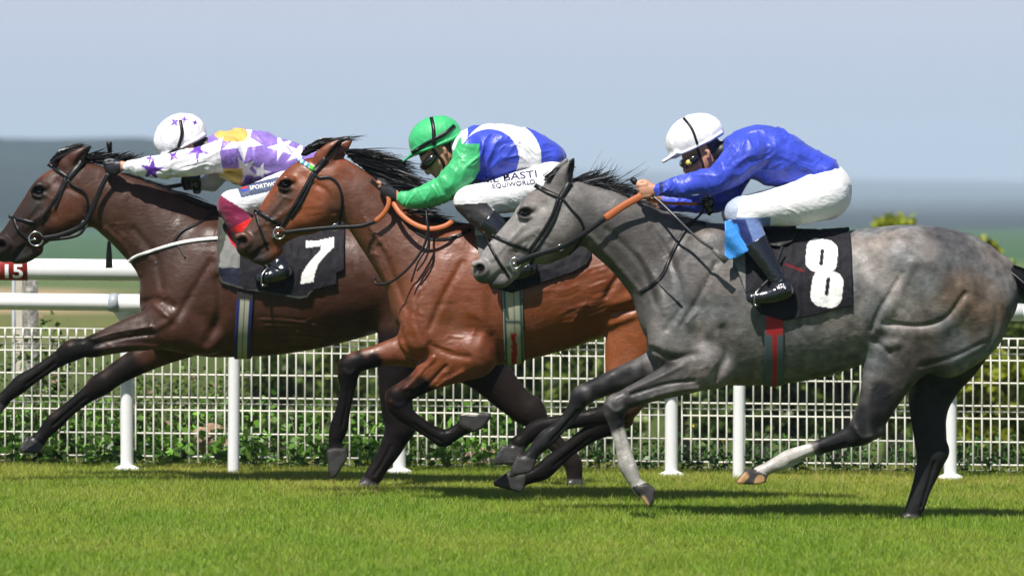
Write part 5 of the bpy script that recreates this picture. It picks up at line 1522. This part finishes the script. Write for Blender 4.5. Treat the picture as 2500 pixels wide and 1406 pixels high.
# --- stirrups (hang from the saddles, carried by the horses)
def stirrup(root, pl, u, v, w, top):
    mb = MB()
    mb.tube([tuple(x) for x in pl.W(lerp_path([(u - 16, v + 3, w - 14), (u - 14, v - 22, w - 14), (u, v - 38, w), (u - 2, v - 22, w + 14), (u - 2, v + 3, w + 14)], 5))], 2.4 * pl.s, 6)
    mb.tube([tuple(x) for x in pl.W([(u - 14, v + 4, w - 15), (u - 2, v + 4, w + 15)])], 4 * pl.s, 6)
    mb.build("stirrup", mat("dull_steel", (.35, .36, .33), rough=.35, metal=1), root)
    line("stirrup_leather", [(u, v - 38, w), ((u + top[0]) / 2, (v + top[1]) / 2, (w + top[2]) / 2 - 4), top], 3.5, pl, Lm, root, flat=.4)
for rt, pl, u, v, t in ((HG, PC, 1850, 738, (1905, 600)), (HB, PB, 1232, 684, (1245, 590)), (HD, PA, 662, 690, (640, 590))):
    for sg in (-1, 1):
        stirrup(rt, pl, u, v, sg * 147, (t[0], t[1], sg * 118))

# --- whips, carried in the hands
def whip(pl, pts, rad, knob, flap, label, m2=None):
    b = pl.W([pts[0]])[0]
    root = empty("riding_whip", tuple(b), label, "whip", None)
    line("shaft", pts, rad, pl, M['carbon'], root)
    mb = MB(); W = pl.W([knob[0], knob[1], knob[2]])
    mb.tube([tuple(x) for x in W], [6.5 * pl.s, 7.5 * pl.s, 4.5 * pl.s], 10); mb.build("handle", Lm, root)
    mb = MB(); mb.tube([tuple(x) for x in pl.W(flap)], [4 * pl.s, 7.5 * pl.s, 8.5 * pl.s], 8, flat=.3)
    mb.build("flap", mat("whip_flap", (.09, .09, .085), rough=.5, noise=[(80, .4)]), root)
whip(PC, [(1556, 450, -52), (1580, 472, -58), (1606, 490, -70), (1645, 528, -100), (1700, 582, -130), (1735, 606, -142)], 3.2,
     [(1541, 437, -44), (1548, 443, -47), (1562, 456, -53)], [(1730, 603, -141), (1748, 618, -148), (1768, 636, -152)], "black whip pointing back and down from the hand of the royal blue jockey")
whip(PA, [(264, 352, 34), (266, 400, 34), (264, 500, 52), (262, 600, 56), (262, 640, 56)], 3.2,
     [(264, 346, 34), (264, 352, 34), (266, 376, 34)], [(262, 590, 56), (262, 625, 56), (262, 655, 56)], "dark whip held upright behind the dark horse's neck")
# ---------------------------------------------------------------- the place
def wx(px, d): return (px - 1250) * K * d
def wz(v, d): return ZC + (HOR - v) * K * d

def prof(y):
    return np.interp(y, [-60, 33.2, 36, 45, 60, 150, 250, 450, 1200, 1800, 12000], [0, 0, -.12, -.75, -1.4, -2.3, -3.0, -4.6, -8.4, -9.5, -9.5])

ys = np.r_[np.linspace(-40, 33, 60), np.linspace(33.4, 60, 60), np.linspace(63, 250, 60), np.geomspace(260, 9200, 50)]
xs = np.r_[-np.geomspace(6000, 12, 40), np.linspace(-11, 11, 60), np.geomspace(12, 6000, 40)]
X, Y = np.meshgrid(xs, ys, indexing='ij')
fade = np.clip(1 - (Y - 40) / 200, 0, 1) * np.clip(40 / np.maximum(np.abs(X), 40), 0, 1)
Z = prof(Y) - .0106 * X * fade
Pn = np.stack([X.ravel(), Y.ravel(), Z.ravel()], 1)
Z = Z + (vnoise(Pn, .15, 2).reshape(X.shape) - .5) * np.clip((Y - 34) / 8, 0, 1) * .4
V = np.stack([X.ravel(), Y.ravel(), Z.ravel()], 1)
C = np.tile(np.array((.045, .085, .014)), (len(V), 1))
yy, xx = V[:, 1], V[:, 0]
ang = xx / np.maximum(yy, 1) / K + 1250
C[(yy > 33.5)] = (.06, .075, .02)
C[(yy > 60)] = (.07, .095, .022)
C[(yy > 120)] = (.13, .14, .045)
C[(yy > 170) & (ang < 250)] = (.36, .27, .16)
C[(yy > 240)] = (.10, .14, .05)
C[(yy > 420)] = (.05, .105, .045)
C[(yy > 1150)] = (.03, .042, .045)  # far plain greyed and blued, distance haze put into its colour
C[(yy > 2200)] = (.055, .07, .075)  # paler still farther out, more haze painted into the ground colour
n2 = len(ys)
I, J = np.meshgrid(np.arange(len(xs) - 1), np.arange(n2 - 1), indexing='ij')
F = np.stack([I * n2 + J, (I + 1) * n2 + J, (I + 1) * n2 + J + 1, I * n2 + J + 1], -1).reshape(-1, 4)
m_ground = mat("ground_soil_grass", attr=True, rough=.95, spec=.1, noise=[(3, .25), (.4, .2), (40, .3)], bump=(60, .6, .03))
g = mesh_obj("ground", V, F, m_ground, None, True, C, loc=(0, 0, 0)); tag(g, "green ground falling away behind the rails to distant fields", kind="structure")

# hills: a near wooded one falling away to the right, and a far ridge
def ridge_land(name, y0, y1, xw, xk, zk, label, c, amp, seed):
    hx = np.linspace(-xw, xw, 220); hy = np.linspace(y0, y1, 26)
    X, Y = np.meshgrid(hx, hy, indexing='ij')
    rid = np.interp(X, xk, zk)
    t = np.clip((Y - y0) / (y1 - y0), 0, 1); t = t * t * (3 - 2 * t)
    PP = np.stack([X.ravel(), Y.ravel(), X.ravel() * 0], 1); q = y1 / 4000.
    Z = -9.8 + (rid + 9.8) * t + ((vnoise(PP, 1 / (160. * q), seed) - .5) * amp + (vnoise(PP, 1 / (40. * q), seed + 1) - .5) * amp * .5).reshape(X.shape) * t
    n2 = len(hy); I, J = np.meshgrid(np.arange(len(hx) - 1), np.arange(n2 - 1), indexing='ij')
    F = np.stack([I * n2 + J, (I + 1) * n2 + J, (I + 1) * n2 + J + 1, I * n2 + J + 1], -1).reshape(-1, 4)
    h = mesh_obj(name, np.stack([X.ravel(), Y.ravel(), Z.ravel()], 1), F, mat("wooded_hills", c, rough=.95, spec=.05, noise=[(.006, .4), (.04, .4)]), loc=(0, 0, 0))
    tag(h, label, kind="structure")
def hz(v, d): return ZC + (HOR - v) * K * d
D1, D2 = 1900., 8600.
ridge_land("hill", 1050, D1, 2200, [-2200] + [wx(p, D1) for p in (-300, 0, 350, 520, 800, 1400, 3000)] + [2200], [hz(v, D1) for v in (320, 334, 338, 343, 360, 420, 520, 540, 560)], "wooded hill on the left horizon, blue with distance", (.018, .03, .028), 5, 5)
ridge_land("hills", 4200, D2, 4500, [-4500] + [wx(p, D2) for p in (0, 700, 1200, 2000, 2500)] + [4500], [hz(v, D2) for v in (380, 385, 392, 410, 436, 446, 450)], "far low ridge almost lost in haze", (.05, .065, .07), 9, 15)  # ridge base colour paled and blued, haze painted in besides the volume

# grass
def grass(seed=1):
    rs = np.random.RandomState(seed); n = 2300; Rd = .40
    r = Rd * np.sqrt(rs.rand(n)); q = rs.rand(n) * 2 * math.pi
    bx, by = r * np.cos(q), r * np.sin(q)
    H = .030 + .036 * rs.rand(n) ** 1.5; yaw = rs.rand(n) * 2 * math.pi; lean = .2 + rs.rand(n) * .9; w = .0012 + .0011 * rs.rand(n)
    dx, dy = np.cos(yaw), np.sin(yaw); sx, sy = -np.sin(yaw + rs.randn(n) * .6), np.cos(yaw + rs.randn(n) * .6)
    V = np.zeros((n, 5, 3)); C = np.zeros((n, 5, 3))
    for k, (f, ww) in enumerate(((0, 1), (0, -1), (.55, .85), (.55, -.85), (1, 0))):
        V[:, k, 0] = bx + dx * H * lean * f ** 1.8 + sx * w * ww
        V[:, k, 1] = by + dy * H * lean * f ** 1.8 + sy * w * ww
        V[:, k, 2] = H * f * (1 - .18 * lean * f) - .004
    hue = rs.rand(n)[:, None]
    c = np.array((.14, .28, .018)) * (1 - hue) + np.array((.34, .43, .055)) * hue
    dry = rs.rand(n) < .09; c[dry] = (.40, .35, .15)
    C[:] = c[:, None, :]
    V = V.reshape(-1, 3); b = np.arange(n) * 5
    F = [[i, i + 1, i + 3, i + 2] for i in b] + [[i + 2, i + 3, i + 4] for i in b]
    m = mat("grass_blade", attr=True, rough=.45, spec=.3, trans=.35)
    nt = m.node_tree; L = nt.links.new        # broad colour patches over the turf
    geo = nt.nodes.new("ShaderNodeNewGeometry"); t1 = nt.nodes.new("ShaderNodeTexNoise"); t1.inputs["Scale"].default_value = 1.1; t1.inputs["Detail"].default_value = 5
    mp = nt.nodes.new("ShaderNodeMapping"); mp.inputs["Scale"].default_value = (1, .55, 1); L(geo.outputs["Position"], mp.inputs[0]); L(mp.outputs[0], t1.inputs["Vector"])
    rp = nt.nodes.new("ShaderNodeValToRGB"); rp.color_ramp.elements[0].position = .38; rp.color_ramp.elements[0].color = (.80, .92, .62, 1)
    rp.color_ramp.elements[1].position = .66; rp.color_ramp.elements[1].color = (1.12, 1.03, 1.0, 1)
    L(t1.outputs["Fac"], rp.inputs[0])
    at = [x for x in nt.nodes if x.type == 'ATTRIBUTE'][0]
    mx = nt.nodes.new("ShaderNodeMix"); mx.data_type = 'RGBA'; mx.blend_type = 'MULTIPLY'; mx.inputs["Factor"].default_value = 1
    L(at.outputs["Color"], mx.inputs[6]); L(rp.outputs[0], mx.inputs[7])
    spx = nt.nodes.new("ShaderNodeSeparateXYZ"); L(geo.outputs["Position"], spx.inputs[0])
    ry = nt.nodes.new("ShaderNodeMapRange"); ry.inputs["From Min"].default_value = 28.2; ry.inputs["From Max"].default_value = 31.5; L(spx.outputs["Y"], ry.inputs["Value"])
    m3 = nt.nodes.new("ShaderNodeMix"); m3.data_type = 'RGBA'; m3.blend_type = 'MULTIPLY'; L(ry.outputs[0], m3.inputs[0])   # drier turf near the rails
    L(mx.outputs[2], m3.inputs[6]); m3.inputs[7].default_value = (1.22, 1.0, 1.35, 1); mx = m3
    for nd in nt.nodes:
        if nd.type in ('BSDF_PRINCIPLED', 'BSDF_TRANSLUCENT'): L(mx.outputs[2], nd.inputs[0])
    o = mesh_obj("grass", V, F, m, None, False, C.reshape(-1, 3), loc=(0, 0, 0))
    o.location = (0, 27.6, 0.0); o.rotation_euler = (0, math.atan(.0106), 0)
    ng = bpy.data.node_groups.new("grass_field", 'GeometryNodeTree')
    ng.interface.new_socket("Geometry", in_out='INPUT', socket_type='NodeSocketGeometry')
    ng.interface.new_socket("Geometry", in_out='OUTPUT', socket_type='NodeSocketGeometry')
    N = ng.nodes.new; L = ng.links.new
    gi, go = N("NodeGroupInput"), N("NodeGroupOutput")
    gr = N("GeometryNodeMeshGrid"); gr.inputs["Size X"].default_value = 9.0; gr.inputs["Size Y"].default_value = 11.4
    gr.inputs["Vertices X"].default_value = 31; gr.inputs["Vertices Y"].default_value = 39
    sp = N("GeometryNodeSetPosition"); rv = N("FunctionNodeRandomValue"); rv.data_type = 'FLOAT_VECTOR'
    rv.inputs[0].default_value = (-.12, -.12, 0); rv.inputs[1].default_value = (.12, .12, 0)
    L(gr.outputs[0], sp.inputs[0]); L(rv.outputs[0], sp.inputs["Offset"])
    ip = N("GeometryNodeInstanceOnPoints"); L(sp.outputs[0], ip.inputs["Points"]); L(gi.outputs[0], ip.inputs["Instance"])
    r2 = N("FunctionNodeRandomValue"); r2.data_type = 'FLOAT_VECTOR'; r2.inputs[0].default_value = (0, 0, 0); r2.inputs[1].default_value = (0, 0, 6.283); r2.inputs["Seed"].default_value = 4
    er = N("FunctionNodeEulerToRotation"); L(r2.outputs[0], er.inputs[0]); L(er.outputs[0], ip.inputs["Rotation"])
    r3 = N("FunctionNodeRandomValue"); r3.data_type = 'FLOAT_VECTOR'; r3.inputs[0].default_value = (1, 1, .8); r3.inputs[1].default_value = (1, 1, 1.35); r3.inputs["Seed"].default_value = 9
    L(r3.outputs[0], ip.inputs["Scale"])
    L(ip.outputs[0], go.inputs[0])
    md = o.modifiers.new("field", 'NODES'); md.node_group = ng
    tag(o, "short sunlit racecourse grass under the horses", "grass", kind="stuff")
grass()

# running rails
def rail(name, label, d_rail, v0, rad, posts, d_post, prad, plate, sleeve, oval=1.0):
    root = empty(name, (0, d_rail, GZ(0)), label, "rail")
    xs_ = [wx(p, d_rail) for p in (-420, 3000)]
    mb = MB(); pts = [(x, d_rail, wz(v0, d_rail) - .0106 * x) for x in np.linspace(*xs_, 12)]
    mb.tube(pts, rad, 28, flat=oval); mb.build("rail_tube", M['rail'], root)
    for p in posts:
        x = wx(p, d_post); mb = MB(); top = wz(v0, d_rail) - .0106 * x
        g0 = GZ(x) - .1
        if abs(d_post - d_rail) > .1:
            pp = [(x - .006, d_post, g0), (x, d_post, top - .42), (x, d_post - .03, top - .2), (x, d_post - .12, top - .07), (x, d_rail + .02, top - .02)]
        else:
            pp = [(x, d_post, g0), (x, d_post, top - rad * .7)]
        mb.tube(lerp_path([tuple(q) for q in pp], .05), prad, 20)
        o = mb.build("post", M['rail'], root)
        if plate:
            mb = MB(); a = np.linspace(0, 2 * math.pi, 24, endpoint=False)
            z0 = GZ(x)
            V = [(x + .078 * math.cos(q) * (1 if abs(math.cos(q)) < .97 else .98), d_post - .02 + .05 * math.sin(q), z0 + z) for z in (-.01, .045) for q in a] + [(x + .04 * math.cos(q), d_post - .02 + .04 * math.sin(q), z0 + .06) for q in a]
            F = [[k * 24 + i, k * 24 + (i + 1) % 24, (k + 1) * 24 + (i + 1) % 24, (k + 1) * 24 + i] for k in (0, 1) for i in range(24)] + [[48 + i for i in range(24)]]
            mb.add(V, F); mb.build("base_plate", M['rail'], root)
            for e in (-1, 1):
                mb = MB(); mb.tube([(x + e * .062, d_post - .071, z0 + .03), (x + e * .062, d_post - .05, z0 + .03)], .006, 8); mb.build("bolt", M['metal'], root)
            mb = MB(); zt = top - rad
            mb.tube([(x, d_post, zt - .10), (x, d_post, zt - .06), (x, d_post, zt - .02), (x, d_post, zt + .01)], [prad * 1.15, prad * 1.2, prad * 1.9, prad * 2.3], 20, flat=.7)
            mb.build("bracket", M['rail'], root)
        if sleeve:
            xj = x - .06; mb = MB()
            mb.tube([(xj - .05, d_rail, top), (xj - .02, d_rail, top), (xj + .012, d_rail, top)], [rad * 1.02, rad * 1.13, rad * 1.10], 24)
            mb.build("joint_sleeve", mat("grey_plastic", (.34, .38, .42), rough=.4), root)
            mb = MB(); mb.tube([(xj + .02, d_rail, top), (xj + .5, d_rail, top - .005)], rad * 1.045, 24); mb.build("sleeve", M['rail'], root)
    return root
r1 = rail("running_rail", "large white plastic running rail on plain gooseneck posts, higher and nearer of two", 31.75, 670, .066, (-661, 572, 1805, 3030), 32.0, .036, False, False, .8)
r2 = rail("running_rail", "smaller white running rail on posts with bolted base plates, lower and farther of two", 32.12, 749, .052, (-350, 310, 975, 1639, 2320, 2990), 32.16, .040, True, True)

# red distance marker wrapped on the upper rail
def marker():
    d = 31.75; top = wz(670, d)
    mb = MB(); n = 20; x0, x1 = wx(-90, d), wx(68, d)
    V = []; 
    for x in (x0, x1):
        for i in range(n + 1):
            q = R(-80 + 160 * i / n); V.append((x, d - math.cos(q) * (.066 * .8 + .003), top - .0106 * x + math.sin(q) * .069))
    F = [[i, i + 1, n + 2 + i, n + 1 + i] for i in range(n)]
    mb.add(V, F); root = empty("distance_marker", (x1, d, top), "red distance marker with white 15 wrapped round the upper rail at the left", "marker")
    thick(mb.build("plate", M['red_sign'], root), .003)
    pl = Plane(d)
    s = 1 / pl.s
    for txt, u, w in (("1", 14, 9), ("5", 33, 25), ("-", -14, 16)):
        cu = bpy.data.curves.new("t", 'FONT'); cu.body = txt; cu.size = 1; cu.offset = .02; cu.resolution_u = 4
        ob = bpy.data.objects.new("t", cu); COL.objects.link(ob); dg = bpy.context.evaluated_depsgraph_get()
        me = bpy.data.meshes.new_from_object(ob.evaluated_get(dg)); V = np.array([q.co[:2] for q in me.vertices]); F = [list(p.vertices) for p in me.polygons]
        bpy.data.objects.remove(ob); bpy.data.curves.remove(cu); bpy.data.meshes.remove(me)
        V = (V - V.min(0)) / (V.max(0) - V.min(0)); V, F = slice_flat(V, F, 2, 9); hh = 34 if txt != "-" else 8; v1 = 679 if txt != "-" else 664
        U = u + V[:, 0] * w; W_ = v1 - V[:, 1] * hh; x = (U - 1250) * pl.s; z = ZC + (HOR - W_) * pl.s; cz = top - .0106 * x
        q = np.clip((z - cz) / .073, -.97, .97); y = d - np.sqrt(1 - q ** 2) * (.066 * .8 + .003) - .0045
        mesh_obj("numeral", np.stack([x, y, z], 1), F, M['text_white'], root, smooth=False)
marker()

# welded mesh fence panels
def panel_proto():
    d = 32.80; s = K * 32.75; x0 = wx(322, 32.75) + .02
    root = empty("mesh_fence_panel", (x0, d, GZ(x0)), None, "fence")
    rows = [(0, 0), (22, 0), (38, 1), (54, 0), (109, 0), (165, 0), (180, 1), (196, 0), (253, 0), (309, 0), (324, 1), (339, 0), (362, 0)]
    zt = wz(805, 32.75); L = 654 * s; fd = .030
    mb = MB()
    for i in range(31):
        x = L * i / 30
        pts = [(x0 + x, d + fd * f, zt - r * s) for r, f in rows]
        mb.tube(pts, .0054, 6)
    mb.build("vertical_wires", M['wire'], root)
    mb = MB()
    for r, f in rows:
        mb.tube([(x0 - .004, d + .009 + fd * f, zt - r * s), (x0 + L + .004, d + .009 + fd * f, zt - r * s)], .0062 if not f else .0042, 6)
    mb.build("horizontal_wires", M['wire'], root)
    for c in root.children:     # follow the cross fall of the course
        me = c.data; n = len(me.vertices); co = np.empty(n * 3, np.float32); me.vertices.foreach_get("co", co); co = co.reshape(-1, 3)
        co[:, 2] -= (co[:, 0]) * .0106 + GZ(0) ; me.vertices.foreach_set("co", co.ravel()); me.update()
    return root, x0
pr, px0 = panel_proto()
pr.location.z = GZ(px0); pz = pr.location.z
names = {-1: "farthest left", 0: "second from the left", 1: "middle", 2: "second from the right", 3: "farthest right"}
for k in (-1, 0, 1, 2, 3):
    if k == 0: o = pr
    else:
        o = pr.copy(); COL.objects.link(o)
        for c in pr.children:
            cc = c.copy(); COL.objects.link(cc); cc.parent = o
    o.location.x = px0 + k * 668 * K * 32.75; o.location.z = pz - k * 668 * K * 32.75 * .0106
    tag(o, "white welded mesh fence panel, %s of five behind the rails" % names[k], "fence", "white mesh fence panels behind the rails")
# plants
def leaves(cen, n, rad, size, seed, col, lift=.35, flat=.5, droop=0):
    """n folded leaves in clumps round cen -> V, F, C"""
    rs = np.random.RandomState(seed); cen = np.array(cen, float)
    pick = rs.randint(0, len(cen), n); r = rad[pick] if hasattr(rad, '__len__') else rad
    d = rs.randn(n, 3); d /= np.linalg.norm(d, axis=1)[:, None]
    p = cen[pick] + d * (rs.rand(n) ** .45 * r)[:, None] * np.array([1, 1, .85])
    a = rs.randn(n, 3) * np.array([1, 1, flat]); a += d * lift; a /= np.linalg.norm(a, axis=1)[:, None]
    b = np.cross(a, rs.randn(n, 3)); b /= np.linalg.norm(b, axis=1)[:, None]; c = np.cross(a, b)
    s = (size * (.55 + .9 * rs.rand(n)))[:, None]
    V = np.stack([p, p + a * s * .5 + b * s * .30 + c * s * .08, p + a * s, p + a * s * .5 - b * s * .30 + c * s * .08], 1).reshape(-1, 3)
    i = np.arange(n) * 4
    F = np.stack([i, i + 1, i + 2, i + 3], 1)
    cc = np.array(col[0]) * (1 - rs.rand(n)[:, None]) + np.array(col[1]) * rs.rand(n)[:, None]
    cc *= (.75 + .5 * rs.rand(len(cen)))[pick][:, None]
    return V, F, np.repeat(cc, 4, 0)
M['leaf'] = mat("leaf", attr=True, rough=.45, spec=.4, trans=.3)
M['bark'] = mat("bark", (.12, .10, .085), rough=.9, noise=[(14, .4), (50, .3)], bump=(30, .8, .02))
M['stem'] = mat("green_stem", (.09, .13, .03), rough=.6)
rs = np.random.RandomState(12)
def weed(x, y, h, seed, label, n=60, size=.045, col=((.045, .13, .015), (.12, .24, .03)), name="weed", group="leafy weeds along the foot of the fence"):
    z = float(prof(y)) + GZ(x); r_ = np.random.RandomState(seed)
    root = empty(name, (x, y, z), label, "plant", group)
    mb = MB(); tips = []
    for i in range(3):
        tx, ty = x + r_.randn() * .06, y + r_.randn() * .04; hh = h * (.7 + .3 * r_.rand())
        mb.tube([(x + r_.randn() * .02, y, z), ((x + tx) / 2, (y + ty) / 2, z + hh * .5), (tx, ty, z + hh)], [.004, .003, .002], 5)
        for k in range(6): f = .2 + .8 * k / 5; tips.append((x + (tx - x) * f, y + (ty - y) * f, z + hh * f))
    mb.build("stem", M['stem'], root)
    V, F, C = leaves(tips, n, .075, size, seed, col, .7, .45)
    mesh_obj("foliage", V, F, M['leaf'], root, False, C)
    return root
sides = [(-60, 620), (560, 1350), (1250, 1650), (1640, 2560)]
k = 0
WL = "bright green broad leafy weed at the foot of the mesh fence in the left half"
for i in range(110):
    px = -60 + 2620 * (i + rs.rand() * .8) / 110
    y = 32.93 + rs.rand() * .9 if i % 4 else 32.68 + rs.rand() * .08
    h = (.10 + .22 * rs.rand()) if px > 1250 else (.20 + .30 * rs.rand())
    dk = px > 1300
    weed(wx(px, y), y, h * (1 if i % 4 else .7), 100 + i, WL if not dk else "small dark green leafy weed at the foot of the mesh fence in the right half", 80 if not dk else 90, .06 if not dk else .036,
         ((.05, .15, .015), (.15, .29, .035)) if not dk else ((.02, .075, .012), (.07, .15, .025)), group="leafy weeds along the foot of the fence" if not dk else "dark weeds along the foot of the fence, right half")
def flower(u, v, d, lab):
    x = wx(u, d); z0 = float(prof(d)) + GZ(x); zt = wz(v, d); root = empty("wild_flower", (x, d, z0), lab, "flower")
    mb = MB(); mb.tube([(x + .02, d, z0), (x + .012, d, (z0 + zt) / 2), (x, d, zt)], .0025, 6); mb.build("stem", M['stem'], root)
    mb = MB(); V = [(x, d - .004, zt)]; F = []
    for i in range(10):
        q = 2 * math.pi * i / 10; r = .016 if i % 2 else .009; V.append((x + r * math.cos(q), d - .008 + .004 * math.sin(3 * q), zt + r * math.sin(q)))
    mb.add(V, [[0, 1 + i, 1 + (i + 1) % 10] for i in range(10)]); mb.build("petals", mat("yellow_petal", (.85, .55, .01), rough=.6), root)
flower(1690, 1038, 32.95, "yellow flower on a thin stem just right of the second post with a base plate")
flower(1766, 1074, 32.95, "yellow flower beside the second plain rail post")
# taller tangled shrubs behind the left of the fence
for i, (px, y, h, lab) in enumerate([(-20, 34.6, .62, "leafy shrub behind the mesh fence at the left edge"), (150, 34.2, .50, "leafy shrub behind the fence below the horse's muzzle"),
        (118, 34.9, .98, "tall thin leafy twig rising beside the lichen covered post"), (330, 34.4, .66, "dense leafy shrub behind the fence post with a base plate"), (470, 34.6, .70, "dense olive shrub behind the fence, left of the plain rail post"), (590, 34.5, .60, "loose shrub with brown seed heads just right of the plain rail post")]):
    x = wx(px, y); z = float(prof(y)) + GZ(x); r_ = np.random.RandomState(40 + i)
    root = empty("shrub", (x, y, z), lab, "shrub")
    mb = MB(); tips = []
    for j in range(9):
        tx, ty, tz = x + r_.randn() * (.20 if h < .9 else .09), y + r_.randn() * .18, z + h * (.5 + .6 * r_.rand())
        mb.tube([(x, y, z - .05), ((x + tx) / 2 + r_.randn() * .03, (y + ty) / 2, (z + tz) / 2), (tx, ty, tz)], [.010, .006, .003], 5)
        for q in np.linspace(.3, 1, 6): tips.append((x + (tx - x) * q, y + (ty - y) * q, z + (tz - z) * q))
    mb.build("stem", M['bark'], root)
    V, F, C = leaves(tips, 1500 if h < .9 else 420, .13, .036 if h < .9 else .06, 60 + i, ((.05, .10, .015), (.15, .22, .04)))
    C[np.repeat(np.random.RandomState(i).rand(len(C) // 4) < .04, 4)] = (.3, .2, .14)
    mesh_obj("foliage", V, F, M['leaf'], root, False, C)

def bush(px, d, vtop, wpx, col, label, seed, n=2600, size=.16, trunk=True, dens=14, base=None, name="tree"):
    x = wx(px, d); zt = wz(vtop, d); z0 = float(prof(d)) + GZ(x) * max(0, 1 - (d - 40) / 200); H = zt - z0; W_ = wpx * K * d / 2
    r_ = np.random.RandomState(seed)
    root = empty(name, (x, d, z0), label, "tree" if name == "tree" else "bush")
    mb = MB(); cen = []
    top = (x + r_.randn() * .1, d, z0 + H * .6)
    if trunk:
        mb.tube([(x, d, z0 - .2), (x + .05, d, z0 + H * .3), top], [.10 + H * .02, .08 + H * .01, .05], 8)
    for j in range(dens):
        a = r_.rand() * 2 * math.pi; rr = W_ * (.25 + .7 * r_.rand()); t_ = (.30 + .62 * r_.rand() ** .8)
        c = (x + rr * math.cos(a) * (1 - .5 * abs(t_ - .5)), d + rr * .7 * math.sin(a), z0 + H * t_); cen.append(c)
        mb.tube([(x, d, z0 + H * .25 * t_), ((x + c[0]) / 2, (d + c[1]) / 2, z0 + H * t_ * .7), c], [.05, .03, .012], 5)
    mb.build("trunk", M['bark'], root)
    rad = np.array([W_ * (.26 + .26 * r_.rand()) for _ in cen])
    cz = np.array(cen)[:, 2]; rad = np.minimum(rad, np.maximum(.12, (zt - cz) * 1.05))
    V, F, C = leaves(cen, n, rad, size, seed + 7, col)
    mesh_obj("crown", V, F, M['leaf'], root, False, C)
YG = ((.16, .20, .012), (.34, .36, .03)); OG = ((.08, .13, .02), (.18, .24, .04)); DG = ((.045, .085, .018), (.11, .16, .035))
specs = [(2185, 62, 512, 210, YG, "yellow-green bush top showing above the grey horse's back"), (2330, 60, 560, 170, YG, "yellow-green bush right of the one above the grey horse's back"),
         (2480, 55, 640, 260, OG, "green tree beyond the rails at the right edge, behind the grey horse's tail"), (2420, 48, 850, 160, YG, "low yellow-green bush behind the mesh at the right edge"),
         (2290, 50, 830, 200, DG, "dark green bush behind the grey horse's hind legs"), (2050, 52, 760, 300, OG, "green bush behind the white lower leg of the grey horse"),
         (1850, 50, 800, 260, DG, "dark bush behind the second plain rail post"), (1660, 54, 780, 280, OG, "green bush behind the second post with a base plate"),
         (1450, 56, 790, 280, OG, "olive green bush behind the crossed legs of the grey and bay horses"), (1250, 58, 810, 260, DG, "dark green bush behind the bay horse's belly"),
         (1060, 56, 820, 240, OG, "green bush behind the bay horse's folded foreleg"), (860, 60, 840, 220, OG, "blurred olive bush behind the bay horse's outstretched foreleg"),
         (680, 62, 865, 200, DG, "blurred dark bush right of the first plain rail post")]
for i, sp_ in enumerate(specs):
    bush(*sp_[:5], sp_[5], 300 + i, n=6000, size=.13, trunk=True, name="bush" if sp_[2] > 700 else "tree")
# weathered post, pale plank and pole at far left
z = float(prof(36))
xp = wx(75, 35.4)
o = MB(); o.tube([(xp - .01, 35.4, z - .3), (xp + .005, 35.4, z + .4), (xp, 35.4, wz(664, 35.4))], [.052, .050, .048], 14)
tag(o.build("wooden_post", mat("lichen_wood", (.16, .155, .14), rough=.95, noise=[(16, .6), (45, .5)], bump=(25, .9, .02))), "thick grey lichen covered post behind the rails at far left", "post")
o = MB(); o.box((wx(47, 35.9), 35.9, wz(800, 35.9)), (.045, .03, .95)); tag(o.build("plank", mat("pale_wood", (.55, .50, .42), rough=.8, noise=[(9, .15)]), smooth=False), "narrow pale plank standing beside the lichen covered post", "plank")
o = MB(); o.tube([(wx(33, 35.6), 35.6, z - .2), (wx(33, 35.6), 35.6, wz(666, 35.6))], .012, 8); tag(o.build("metal_pole", mat("grey_pole", (.3, .32, .34), rough=.5)), "thin grey pole left of the pale plank", "pole")
# stones
for u, v, r, lab, sd_ in ((520, 1075, .13, "tan stone lying among the weeds left of the plain post", 3), (1165, 1125, .11, "brown stone behind the mesh below the bay horse's belly", 5), (1245, 1132, .09, "small brown stone right of the larger one under the bay horse", 9)):
    d = 33.3; s = Sdf(-30, 30, -30, 30, -30, 30, 1.5); s.ball((0, 0, 0), (24, 19, 20), 5)
    P, F = s.mesh(1); P = P + normals(P, F) * ((vnoise(P, .07, sd_) - .5) * 16 + (vnoise(P, .2, sd_) - .5) * 5)[:, None]
    x = wx(u, d); P = np.stack([P[:, 0], P[:, 2], -P[:, 1]], 1) * (r / 24) + np.array([x, d, wz(v, d)])
    tag(mesh_obj("stone", P, F, mat("tan_stone", (.30, .20, .13), rough=.95, noise=[(20, .3)], bump=(40, .8, .01))), lab, "stone")

# haze: one closed box round everything, sky outside
def haze():
    mb = MB(); mb.box((0, 4300, 40), (14000, 10000, 124))
    m = bpy.data.materials.new("haze_air"); m.use_nodes = True; nt = m.node_tree; nt.nodes.clear()
    out = nt.nodes.new("ShaderNodeOutputMaterial"); pv = nt.nodes.new("ShaderNodeVolumePrincipled")
    pv.inputs["Color"].default_value = (.66, .83, 1, 1); pv.inputs["Density"].default_value =   .0002; pv.inputs["Anisotropy"].default_value = -.2
    nt.links.new(pv.outputs[0], out.inputs["Volume"])
    o = mb.build("haze", m, None, False); tag(o, "pale blue air between the course and the hills", "haze", kind="stuff")
haze()
